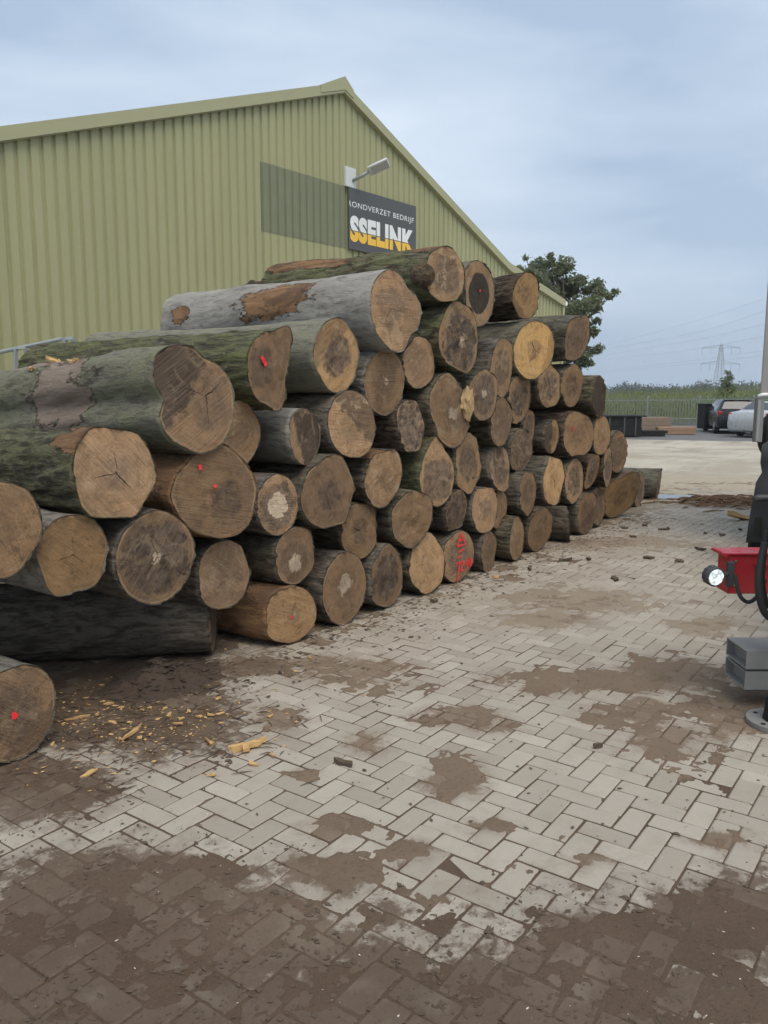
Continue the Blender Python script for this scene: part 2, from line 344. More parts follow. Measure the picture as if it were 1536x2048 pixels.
t = NT('asphalt'); P = t.pos(); g = t.mix(t.noise(P, 2.5, 6, .65), (.095, .097, .10), (.165, .165, .165)); t.bump(t.noise(P, 120, 3, .7), .004); M['asphalt'] = t.fin(g, .88)
sheet('asphalt_road', [(30.2, -16), (52, -30), (52, 30), (20, 30), (29, 16), (31.0, 9.8), (33.6, 1.0)], -.016, M['asphalt'])

# ---- where sand and mud lie on the paving (image measured, stored as ellipses on the ground)
BL = [(730, 1342, 150, 40, 0), (630, 1322, 70, 24, 0), (552, 1437, 62, 32, .1), (915, 1432, 115, 28, .1), (1000, 1455, 60, 18, .1), (1120, 1362, 190, 30, .1),
      (1340, 1350, 200, 45, .1), (1270, 1425, 140, 34, .15), (1330, 1475, 110, 40, .15), (1460, 1420, 130, 75, .1), (1150, 1202, 170, 30, -.3), (1100, 1238, 120, 18, -.3), (1400, 1250, 80, 18, -.3),
      (1220, 1085, 160, 16, -.3), (905, 1556, 72, 44, .2), (735, 1482, 52, 26, .1), (250, 1430, 250, 70, .75), (60, 1560, 150, 70, .85), (350, 1360, 110, 45, .8), (500, 1330, 120, 25, .5),
      (120, 1930, 520, 230, .95), (520, 1850, 210, 110, .7), (270, 1770, 300, 80, .75), (650, 1745, 120, 50, .4), (800, 2030, 480, 150, .9), (1230, 1890, 280, 85, .85), (1460, 1840, 190, 80, .85),
      (1120, 1985, 300, 95, .85), (680, 1650, 60, 20, .3), (1420, 1990, 190, 40, .8), (980, 1650, 60, 20, .3), (600, 1550, 40, 14, .1), (820, 1700, 60, 26, .3), (1180, 1720, 50, 16, .3), (1440, 1680, 70, 22, .3)]
EL = []
for cx, cy, rx, ry, w in BL:
    c = gnd(cx, cy); a = (gnd(cx + rx, cy) - gnd(cx - rx, cy)) / 2; b = (gnd(cx, min(cy + ry, 2600)) - gnd(cx, cy - ry)) / 2
    A = np.linalg.inv(np.array([[a.x, b.x], [a.y, b.y]])); EL.append((c.x, c.y, A, w))
PALE = [None]
def dirt_field(x, y):
    D = np.full(x.shape, -1.0); Wt = np.zeros(x.shape); ws = np.full(x.shape, 1e-6)
    for cx, cy, A, w in EL:
        qx = A[0, 0] * (x - cx) + A[0, 1] * (y - cy); qy = A[1, 0] * (x - cx) + A[1, 1] * (y - cy)
        d = 1 - np.sqrt(qx * qx + qy * qy); D = np.maximum(D, d); k = np.exp(np.clip(d * 5, -12, 3)); Wt += k * w; ws += k
    Wt = Wt / ws * np.clip((D + .9) * 2, 0, 1); PALE[0] = np.clip(-Wt * 2.6, 0, 1)
    fw = x * FW.x + y * FW.y
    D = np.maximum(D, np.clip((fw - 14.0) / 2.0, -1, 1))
    D = np.maximum(D, np.clip((y - 3.55) * .9, -1, .5))            # under and against the pile
    D = np.maximum(D, np.clip((1.55 - fw) * .6 + .5, -1, .4))
    return D, np.clip(Wt, 0, 1)
def sand_height(x, y):
    D, Wt = dirt_field(x, y)
    n = fbm(x * 4.7, y * 4.7, 5, .62) - .5; n2 = fbm(x * 19, y * 19, 4, .62) - .5; n3 = fbm(x * .8 + 40, y * .8, 3) - .5
    F = np.clip(D * .8, -1, .35) + n * 1.7 + n2 * .9 + n3 * .7
    s = np.clip((F + .12) / .55, 0, 1); s = s * s * (3 - 2 * s)
    dry = 1 - .26 * np.clip((Wt - .25) * 2, 0, 1)
    h = -.0048 + (.0064 * s + n2 * .0026 * s + np.clip(F - .25, 0, 1) * .006) * dry
    return h, Wt, s

# ---- pavers in herringbone
PIT = .107; U0, V0 = 3.112, 1.664
pavement = tag(obj('pavement', mesh('pavement', [(-2, -6, -.075), (22, -6, -.075), (22, 6.5, -.075), (-2, 6.5, -.075)], [(0, 1, 2, 3)], M['sand'])), kind='structure')
rows = []
for k in range(-175, 45):
    for m in range(-60, 60):
        for typ in (0, 1):
            a0, b0 = (k + 4 * m, k) if typ == 0 else (k + 3 + 4 * m, k)
            da, db = (2, 1) if typ == 0 else (1, 2)
            cx = U0 - (b0 + db / 2) * PIT; cy = V0 - (a0 + da / 2) * PIT
            fwd = cx * FW.x + cy * FW.y; lat = cx * RT.x + cy * RT.y
            if fwd < 1.1 or fwd > 15.8 or cy > 4.6 or cy < -5.5: continue
            if abs(lat) > fwd * .5 + 1.6: continue
            rows.append((cx, cy, typ, fwd))
cxs = np.array([r[0] for r in rows]); cys = np.array([r[1] for r in rows])
Dv, Wv = dirt_field(cxs, cys); GX = (dirt_field(cxs + .05, cys)[0] - dirt_field(cxs - .05, cys)[0]) / .1; GY = (dirt_field(cxs, cys + .05)[0] - dirt_field(cxs, cys - .05)[0]) / .1
def paver_mesh_verts(seed, lx, ly):
    r = random.Random(seed); hx, hy = lx / 2 - .0030, ly / 2 - .0030; c = .006
    top = []; out = []
    for sx, sy in ((-1, -1), (1, -1), (1, 1), (-1, 1)):     # clipped corners, chamfered arris, slightly irregular
        e = lambda: r.uniform(-.0012, .0012); k = r.uniform(.003, .008)
        p1 = (sx * hx + e() * .5, sy * (hy - k)); p2 = (sx * (hx - k), sy * hy + e() * .5)
        pr = (p1, p2) if sx * sy > 0 else (p2, p1)
        for p in pr:
            out.append((p[0], p[1])); top.append((p[0] * (1 - c / hx) + e(), p[1] * (1 - c / hy) + e()))
    vs = [(x, y, 0) for x, y in top] + [(x, y, -.0048) for x, y in out] + [(x, y, -.07) for x, y in out]
    fs = [tuple(range(8))] + [(i, i + 8, (i + 1) % 8 + 8, (i + 1) % 8) for i in range(8)] + [(i + 8, i + 16, (i + 1) % 8 + 16, (i + 1) % 8 + 8) for i in range(8)]
    return vs, fs
PV = {}
for typ in (0, 1):
    for s in range(8): PV[typ, s] = paver_mesh_verts(s + 50 * typ, *((PIT, 2 * PIT) if typ == 0 else (2 * PIT, PIT)))
PM = {k: mesh('paver', v[0], v[1], M['paver']) for k, v in PV.items()}
vis = []
for i, (cx, cy, typ, fwd) in enumerate(rows):
    x, y, Z = to_px(Vector((cx, cy, 0)))
    if -20 < x < 1556 and 700 < y < 2080: vis.append((fwd, i))
vis.sort(); near = set(i for _, i in vis[:300])
sv, sf, sd_, sw_, ss_ = [], [], [], [], []
rp = random.Random(3)
for i, (cx, cy, typ, fwd) in enumerate(rows):
    s = rp.randrange(8); z = rp.gauss(0, .0014); tx, ty = rp.gauss(0, .013), rp.gauss(0, .013); sh = min(1, max(0, rp.gauss(.5, .26))); jx, jy = rp.gauss(0, .0008), rp.gauss(0, .0008); rz = rp.gauss(0, .006)
    if i in near:
        o = bpy.data.objects.new('paver', PM[typ, s]); COL.objects.link(o); o.parent = pavement
        o.location = (cx + jx, cy + jy, z); o.rotation_euler = (tx, ty, rz); o['dirt'] = float(Dv[i]); o['wet'] = float(Wv[i]); o['shade'] = sh; o['dirt_dx'] = float(GX[i]); o['dirt_dy'] = float(GY[i])
    else:
        vs, fs = PV[typ, s]; b = len(sv)
        sv += [(cx + jx + x - rz * y, cy + jy + y + rz * x, z + zz - ty * x + tx * y) for x, y, zz in vs]; sf += [tuple(q + b for q in f) for f in fs]
        sd_ += [float(Dv[i] + GX[i] * x + GY[i] * y) for x, y, _ in vs]; sw_ += [float(Wv[i])] * len(vs); ss_ += [sh] * len(vs)
me = mesh('paver_field', sv, sf, M['paver'])
for nm, dat in (('dirt', sd_), ('wet', sw_), ('shade', ss_)): me.attributes.new(nm, 'FLOAT', 'POINT').data.foreach_set('value', dat)
tag(obj('paver_field', me, pavement), kind='stuff')

# ---- sand in the joints, drifting over the bricks (real relief, finer close to the camera)
def sand_sheet(name, f0, f1, nf, half, nl):
    fs = f0 * (f1 / f0) ** np.linspace(0, 1, nf); ls = np.linspace(-1, 1, nl)
    Fg, Lg = np.meshgrid(fs, ls, indexing='ij'); Lg = Lg * (Fg * half + .5)
    X = Fg * FW.x + Lg * RT.x; Y = Fg * FW.y + Lg * RT.y; Hh, Wt, s = sand_height(X, Y)
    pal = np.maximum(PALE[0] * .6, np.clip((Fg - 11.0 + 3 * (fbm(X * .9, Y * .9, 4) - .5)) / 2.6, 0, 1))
    edge = np.clip((Y - 4.5) / .5, 0, 1); Hh = Hh * (1 - edge) - .0095 * edge
    far = np.clip((Fg - 15.2) / 2, 0, 1); Hh = Hh * (1 - far) - .0105 * far
    n, m = X.shape; idx = np.arange(n * m).reshape(n, m)
    quads = np.stack([idx[:-1, :-1], idx[:-1, 1:], idx[1:, 1:], idx[1:, :-1]], -1).reshape(-1, 4)
    me = bpy.data.meshes.new(name); me.vertices.add(n * m); me.vertices.foreach_set('co', np.stack([X, Y, Hh], -1).astype(np.float32).ravel())
    me.loops.add(quads.size); me.loops.foreach_set('vertex_index', quads.astype(np.int32).ravel()); me.polygons.add(len(quads))
    me.polygons.foreach_set('loop_start', np.arange(0, quads.size, 4, dtype=np.int32)); me.polygons.foreach_set('loop_total', np.full(len(quads), 4, np.int32))
    me.materials.append(M['sand']); me.update(calc_edges=True); me.polygons.foreach_set('use_smooth', [True] * len(quads))
    Wt = np.maximum(Wt, .85 * (1 - s)); me.attributes.new('pale', 'FLOAT', 'POINT').data.foreach_set('value', pal.astype(np.float32).ravel()); me.attributes.new('wet', 'FLOAT', 'POINT').data.foreach_set('value', Wt.astype(np.float32).ravel())
    return tag(obj(name, me), 'brown sand and mud filling the joints and lying in patches on the pavers', 'sand', kind='stuff')
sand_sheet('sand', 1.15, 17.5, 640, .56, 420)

# ------------------------------------------------------------------ the shed
WD = math.radians(-3.64); WE = Vector((math.cos(WD), math.sin(WD), 0)); WN = Vector((-math.sin(WD), math.cos(WD), 0))
WO = WN * 12.4
def roof_z(s):
    return 8.30 - .358 * (13.7 - s) if s < 13.7 else (8.30 - .411 * (s - 13.7) if s < 20.76 else 8.30 - .411 * 7.06 - .208 * (s - 20.76))
t = NT('olive_cladding'); P = t.coords(); a_, b_ = t.noise(t.vmul(P, (1, 1, .18)), 2.2, 5, .6), t.noise(P, 40, 4, .65)
st_ = t.noise(t.vmul(P, (9, 1, .35)), 1.0, 5, .65); g = t.mix(a_, (.305, .305, .162), (.380, .375, .208)); g = t.mix(t.math('MULTIPLY', t.sstep(b_, .62, .75), .25), g, (.20, .195, .10))
g = t.mix(t.math('MULTIPLY', t.sstep(st_, .52, .72), .30), g, (.235, .24, .135)); g = t.mix(t.math('MULTIPLY', t.attr('tint'), .30), g, (.26, .265, .14)); M['clad'] = t.fin(g, .48, Specular_IOR_Level=.45)
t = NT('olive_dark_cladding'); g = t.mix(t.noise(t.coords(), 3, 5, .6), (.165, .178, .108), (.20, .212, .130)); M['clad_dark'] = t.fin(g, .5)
M['trim'] = plain('olive_trim', (.355, .35, .205), .45, var=.06, scale=3)
shed = thing('shed', 'large olive green corrugated metal shed with gabled roof behind the log pile', 'shed', WO, WD)
RP = .207
def prof(s0, s1):
    pts = []; k0 = math.floor(s0 / RP) - 1
    for k in range(k0, math.ceil(s1 / RP) + 1):
        b = k * RP
        for ds, d in ((0, 0), (.128, 0), (.148, .034), (.186, .034)): pts.append((b + ds, d))
    pts = [p for p in pts if s0 <= p[0] <= s1 + 1e-6]
    return pts
def cladding(name, s0, s1, off, mat, z0=None, z1=None, parent=shed):
    pts = prof(s0, s1); mb = MB(); vs = []
    ss = [p[0] for p in pts]
    for s, d in pts:
        zt = (roof_z(s) - .16) if z1 is None else z1; zb = 0 if z0 is None else z0
        vs += [(s, d + off, zb), (s, d + off, zt)]
    fs = [(2 * i, 2 * i + 2, 2 * i + 3, 2 * i + 1) for i in range(len(pts) - 1)]
    mb.add(vs, fs); return mb.build(name, mat, parent)
k = 15
while k * RP < 24.2:
    s1 = min((k + 5) * RP, 24.2); o = cladding('cladding_sheet', k * RP, s1 + .0, -.002 * ((k // 5) % 2), M['clad']); o['tint'] = RNG.random(); k += 5
SL = 15 * RP
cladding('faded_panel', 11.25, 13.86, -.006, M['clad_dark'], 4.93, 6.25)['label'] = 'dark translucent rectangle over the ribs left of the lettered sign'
def slab(name, s0, s1, y0, y1, th, mat, parent=shed, lift=0):
    mb = MB(); z0, z1 = roof_z(s0) + lift, roof_z(s1 - 1e-4) + lift
    vs = [(s, y, z + d) for s, z in ((s0, z0), (s1, z1)) for y in (y0, y1) for d in (-th, 0)]
    mb.add(vs, [(0, 1, 3, 2), (4, 6, 7, 5), (0, 4, 5, 1), (2, 3, 7, 6), (0, 2, 6, 4), (1, 5, 7, 3)]); return mb.build(name, mat, parent)
for s0, s1 in ((SL - .25, 13.7), (13.7, 20.76), (20.76, 24.25)):
    slab('roof_slope', s0, s1, .05, 28, .06, M['trim'], lift=-.03)
    slab('barge_board', s0, s1, -.10, .048, .205, M['trim'], lift=.045)
    slab('barge_flange', s0, s1, -.075, .046, .012, M['trim'], lift=-.163)
mb = MB(); mb.add([(12.95, -.115, roof_z(12.95) - .10), (12.95, -.115, roof_z(12.95) + .052), (13.7, -.115, 8.46), (13.98, -.115, roof_z(13.98) + .06), (13.98, -.115, roof_z(13.98) - .10), (13.7, -.115, 8.19),
                   (12.95, .3, roof_z(12.95) - .10), (12.95, .3, roof_z(12.95) + .052), (13.7, .3, 8.46), (13.98, .3, roof_z(13.98) + .06), (13.98, .3, roof_z(13.98) - .10), (13.7, .3, 8.19)],
                  [(0, 5, 2, 1), (5, 4, 3, 2), (1, 2, 8, 7), (2, 3, 9, 8), (3, 4, 10, 9), (0, 1, 7, 6), (0, 6, 11, 5), (5, 11, 10, 4)]); mb.build('ridge_cap', M['trim'], shed)
MB().box(24.2, 24.26, 0, 28, 0, roof_z(24.2) - .16).build('side_wall', M['clad'], shed); MB().box(SL - .06, SL, .04, 28, 0, roof_z(SL) - .16).build('side_wall', M['clad'], shed)
MB().box(SL, 24.2, 27.9, 28, 0, 4.4).build('rear_wall', M['clad'], shed)
MB().box(24.17, 24.29, -.06, .05, 0, roof_z(24.2) - .17).build('corner_trim', M['trim'], shed)
MB().cyl((24.36, -.08, roof_z(24.25) - .06), (24.36, 26, roof_z(24.25) - .10), .075, 10).build('gutter', M['white'], shed)

# ---- sign with its lettering
sign = thing('sign', 'dark grey sign lettered in white and yellow on the olive shed wall', 'sign', WO + WE * 13.84 + WN * -.05 + Vector((0, 0, 4.92)), WD)
SWd, SHt = 2.46, 1.32
MB().box(0, SWd, -.02, .02, 0, SHt, bev=.004).build('panel', M['sign'], sign)
def text_mesh(s, size, off=0.0, sx=1, sy=1, sp=1.0):
    cu = bpy.data.curves.new('t', 'FONT'); cu.body = s; cu.size = size; cu.offset = off; cu.space_character = sp; cu.resolution_u = 4
    o = bpy.data.objects.new('t', cu); COL.objects.link(o); bpy.context.view_layer.update()
    me = bpy.data.meshes.new_from_object(o.evaluated_get(bpy.context.evaluated_depsgraph_get())); bpy.data.objects.remove(o)
    bm = bmesh.new(); bm.from_mesh(me); bpy.data.meshes.remove(me)
    for v in bm.verts: v.co = Vector((v.co.x * sx, v.co.y * sy, 0))
    return bm
def cut(bm, co, no):   # keep the side the normal points away from
    b = bm.copy(); bmesh.ops.bisect_plane(b, geom=b.verts[:] + b.edges[:] + b.faces[:], plane_co=co, plane_no=no, clear_outer=True); return b
def fit(bm, x0, x1, y0, y1):
    xs = [v.co.x for v in bm.verts]; ys = [v.co.y for v in bm.verts]; a, b, c, d = min(xs), max(xs), min(ys), max(ys)
    for v in bm.verts: v.co = Vector((x0 + (v.co.x - a) / (b - a) * (x1 - x0), y0 + (v.co.y - c) / (d - c) * (y1 - y0), 0))
def letters(bm, name, mat, parent, y=-.0235, label=None):
    for v in bm.verts: v.co = Vector((v.co.x, y, v.co.y))
    bm.faces.ensure_lookup_table(); left = set(bm.faces)
    while left:                     # one object for each separate stroke of the lettering
        isl = {left.pop()}; todo = list(isl)
        while todo:
            for e in todo.pop().edges:
                for f in e.link_faces:
                    if f in left: left.discard(f); isl.add(f); todo.append(f)
        ix = {}; fs = []
        for f in isl: fs.append([ix.setdefault(v, len(ix)) for v in f.verts])
        obj('letter', mesh('letter', [v.co for v in ix], fs, mat), parent)
    bm.free()
b = text_mesh('RONDVERZET BEDRIJF', 1, .004, sp=1.12); fit(b, -.035, SWd - .10, .875, 1.03); b2 = cut(b, (.014, 0, 0), (-1, 0, 0)); b.free()
letters(b2, 'lettering', M['white'], sign, label='thin white capitals RONDVERZET BEDRIJF')
b = text_mesh('SSELINK', 1, .062, sp=1.10); fit(b, .035, SWd - .10, .17, .735)
up = cut(b, (0, .415, 0), (0, -1, 0)); lo = cut(b, (0, .397, 0), (0, 1, 0)); b.free()
letters(up, 'lettering', M['white'], sign, label='upper white part of the heavy letters SSELINK'); letters(lo, 'lettering', M['yellow'], sign, label='lower yellow part of the heavy letters SSELINK')
# ---- street lamp on the wall
lamp = thing('wall_lamp', 'pale grey floodlight on a short arm above the sign', 'lamp', WO + WE * 13.93 + Vector((0, 0, 6.45)), WD)
MB().box(-.17, .17, -.06, .03, -.21, .21, bev=.012).build('mounting_box', M['lampgrey'], lamp)
MB().tube([(.06, -.05, -.06), (.14, -.22, .02), (.20, -.40, .10)], .038, 10).build('arm', M['galv'], lamp, True)
Mx = Matrix.Translation((.20, -.40, .10)) @ Matrix.Rotation(math.radians(-58), 4, 'Z') @ Matrix.Rotation(math.radians(-22), 4, 'Y') @ Matrix.Rotation(math.radians(-38), 4, 'X')
hd = MB().box(0, .48, -.12, .12, -.02, .05, M=Mx, bev=.03).build('lamp_head', M['lampgrey'], lamp); smooth_by_angle(hd)
MB().box(.08, .455, -.10, .10, -.032, -.022, M=Mx).build('lens', M['lampunder'], hd)

# ------------------------------------------------------------------ logs
NS, NL, NR = 108, 52, 12
def interp_prof(p):
    n = len(p); xs = np.arange(NS) / NS * n; i = np.floor(xs).astype(int); f = xs - i; P_ = np.array(p)
    p0, p1, p2, p3 = P_[(i - 1) % n], P_[i % n], P_[(i + 1) % n], P_[(i + 2) % n]
    return .5 * (2 * p1 + (p2 - p0) * f + (2 * p0 - 5 * p1 + 4 * p2 - p3) * f * f + (3 * p1 - p0 - 3 * p2 + p3) * f ** 3)
def grid_mesh(name, co, closed, mat, caps=None):
    n, m, _ = co.shape; idx = np.arange(n * m).reshape(n, m); j = (np.arange(m) + 1) % m if closed else np.arange(1, m)
    a = idx[:-1, :]; q = np.stack([a, idx[:-1][:, j], idx[1:][:, j], idx[1:, :]], -1).reshape(-1, 4)
    me = bpy.data.meshes.new(name); me.vertices.add(n * m); me.vertices.foreach_set('co', co.astype(np.float32).ravel())
    me.loops.add(q.size); me.loops.foreach_set('vertex_index', q.astype(np.int32).ravel()); me.polygons.add(len(q))
    me.polygons.foreach_set('loop_start', np.arange(0, q.size, 4, dtype=np.int32)); me.polygons.foreach_set('loop_total', np.full(len(q), 4, np.int32))
    me.materials.append(mat); me.update(calc_edges=True); me.polygons.foreach_set('use_smooth', [True] * len(q)); return me
TH = np.arange(NS) / NS * 2 * np.pi
def make_log(key, u, v, z, r, ln, label, seed, **k):
    rg = np.random.default_rng(seed)
    pr = np.ones(NS)
    for q in range(2, 7): pr += rg.normal(0, .055 / q ** .75) * np.cos(q * TH + rg.uniform(0, 6.28))
    for q in range(rg.integers(0, 3)):            # flat sides left by the saw or the felling cut
        ph = rg.uniform(0, 6.28); cc = np.cos(TH - ph); lim = rg.uniform(.83, .94); pr = np.where(cc > .3, np.minimum(pr, lim / np.maximum(cc, .3)), pr)
    if 'prof' in k: pr = interp_prof(k['prof'])
    pr0 = pr
    # short wobbles of the outline
    pr = pr * (1 + .012 * (fbm(np.cos(TH) * 9 + seed * 1.7, np.sin(TH) * 9 + seed, 3) - .5) * 2 + .028 * (fbm(np.cos(TH) * 3 + seed * 3.7, np.sin(TH) * 3 + seed, 3) - .5))
    keep = k.get('keep', .55); body_soft = 1 + (pr0 - 1) * .5
    ts = np.concatenate([np.linspace(0, .25, 16)[:-1], np.linspace(.25, 1, NL - 15)]); S = len(ts)
    co = np.zeros((S, NS, 3)); bend = rg.normal(0, .02, 2); taper = k.get('taper', rg.uniform(-.06, .05)); ca, cb = k.get('cut', (rg.normal(-.03, .10), rg.normal(0, .10)))
    for i, tt in enumerate(ts):
        w = math.exp(-tt * ln / keep); p = pr * w + body_soft * (1 - w)
        bulge = (fbm(np.cos(TH) * 1.3 + seed, np.sin(TH) * 1.3 + tt * ln * 1.1 + seed * 2, 3) - .5) * .16 + (fbm(TH * 2.6 + seed, np.full(NS, tt * ln * 4 + seed), 3) - .5) * .05 * np.minimum(1, np.minimum(TH, 2 * np.pi - TH) * 3)
        rg_ = k.get('rough', .5); bulge = bulge * 1.5; fr = (fbm(np.cos(TH) * r * 34 + seed, np.sin(TH) * r * 34 + tt * ln * 5, 3, .6) - .5) * (.16 * rg_ + .015)
        rad = r * p * (1 + fr * min(1, .25 + tt * ln * 3)) * (1 + taper * tt) * (1 + bulge * min(1, tt * ln * 2.5 + .0))
        x = np.cos(TH) * rad; zz = np.sin(TH) * rad
        y = tt * ln + (ca * x + cb * zz) * math.exp(-tt * ln * 2.2)
        if i == 0: y = y + .004
        s = math.sin(tt * math.pi)
        co[i, :, 0] = x + bend[0] * s; co[i, :, 1] = y; co[i, :, 2] = zz + bend[1] * s + r
    src0 = co[0].copy(); c0_ = src0.mean(0); rim_in = c0_ + (src0 - c0_) * .972; rim_in[:, 1] = src0[:, 1] + .012
    nn = fbm(np.cos(TH) * 7 + seed, np.sin(TH) * 7 + seed, 3); co[0, :, 1] -= np.clip(nn - .42, 0, 1) * .05; co = np.concatenate([rim_in[None], co]); S += 1; ts = np.concatenate([[0.0], ts])
    root = thing('log', label, 'log', (u, v, z - r), k.get('yaw', rg.normal(0, .03)), 'felled logs stacked in the pile')
    root.rotation_euler.x = k.get('pitch', 0)
    me = grid_mesh('bark', co, True, M['bark'])
    pt = np.zeros((S, NS))
    for pa, ptt, ra, rl in k.get('patch', []):      # angle (deg), distance along (m), half sizes
        dth = np.angle(np.exp(1j * (TH - math.radians(pa))))[None, :] / math.radians(ra); dl = ((ts * ln - ptt) / rl)[:, None]
        pt = np.maximum(pt, np.clip(1.0 - .55 * np.sqrt(dth ** 2 + dl ** 2), 0, 1) ** 1.0)
    me.attributes.new('patch', 'FLOAT', 'POINT').data.foreach_set('value', pt.astype(np.float32).ravel())
    b = obj('bark', me, root)
    for a, lo, hi in (('tone', .0, .42), ('moss', .0, .30), ('rough', .45, 1.0)): b[a] = float(k.get(a, rg.uniform(lo, hi)))
    b['bare'] = float(k.get('bare', 0.0)); b['pgrey'] = float(k.get('pgrey', 0.0))
    # sawn ends
    def face(back):
        q = np.concatenate([[0.0], np.linspace(.12, .9, NR - 3), [.955, 1.0]]); src = co[-1] if back else c0_ + (src0 - c0_) * np.array([.984, 1, .984]); c0 = src.mean(0)
        f = c0[None, None] + (src[None] - c0[None, None]) * q[:, None, None]
        hn = (fbm(f[:, :, 0] * 7 + seed, f[:, :, 2] * 7, 4, .6) - .5) * .045
        sgn = 1 if back else -1
        f[:, :, 1] += sgn * (hn * (1 - q[:, None]) + .004 * np.sqrt(np.clip(1 - q, 0, 1))[:, None])
        if not back: f = f[:, ::-1]
        me = grid_mesh('cut_face', f, True, M['cut'])
        uvc = np.stack([(f[:, :, 0] - c0[0]) / r, (f[:, :, 2] - c0[2]) / r], -1).reshape(-1, 2) - np.array(k.get('pith', (0, 0)))
        li = np.empty(len(me.loops), np.int32); me.loops.foreach_get('vertex_index', li)
        me.uv_layers.new(name='face').data.foreach_set('uv', uvc[li].astype(np.float32).ravel())
        me.attributes.new('rim', 'FLOAT', 'POINT').data.foreach_set('value', np.repeat(q, NS).astype(np.float32))
        o = obj('cut_face', me, root)
        for a, lo, hi in (('lum', .62, 1.22), ('warm', .1, .7), ('stain', .6, 1.0), ('hr', .35, .8), ('crack', -.3, .95)): o[a] = float(k.get(a, rg.uniform(lo, hi)))
        an = rg.uniform(0, 6.28)
        for a, d in (('pale', 0.0), ('sdx', math.cos(an)), ('sdy', math.sin(an)), ('so', rg.uniform(.1, .7)), ('dark', rg.uniform(.0, .7)), ('yellow', 0.0), ('core', 0.0), ('cream', max(0, rg.uniform(-.3, .75)))): o[a] = float(k.get(a, d))
        return o
    f = face(False); face(True)
    fy = lambda x, zz: ca * x + cb * zz + .0 - .009
    for st in k.get('marks', []):        # sprayed strokes: (width, [points in units of r])
        wdt, pts = st; mb = MB(); rr = random.Random(seed)
        P_ = [Vector((p[0] * r, 0, p[1] * r)) for p in pts]
        if len(P_) == 1:
            n = 14; ring = [(P_[0].x + math.cos(2 * math.pi * i / n) * wdt * rr.uniform(.65, 1.2), P_[0].z + math.sin(2 * math.pi * i / n) * wdt * rr.uniform(.65, 1.2)) for i in range(n)]
            mb.add([(x, fy(x, zz), zz + r) for x, zz in ring], [tuple(range(n))])
        else:
            dense = []
            for a, c in zip(P_[:-1], P_[1:]):
                for i in range(4): dense.append(a.lerp(c, i / 4))
            dense.append(P_[-1]); vs = []
            for i, p in enumerate(dense):
                d = (dense[min(i + 1, len(dense) - 1)] - dense[max(0, i - 1)]).normalized(); nrm = Vector((-d.z, 0, d.x)); w = wdt * rr.uniform(.7, 1.15)
                for sg in (1, -1):
                    c = p + nrm * w * sg; vs.append((c.x, fy(c.x, c.z), c.z + r))
            mb.add(vs, [(2 * i, 2 * i + 1, 2 * i + 3, 2 * i + 2) for i in range(len(dense) - 1)])
        mb.build('paint_mark', M['paint_red'], root)
    return root, co
HEXA = [1.0, .93, 1.02, .95, 1.0, 1.06, .92, .9, 1.0, .93, 1.02, .93]
def P_(s): return [float(q) for q in s.split()]
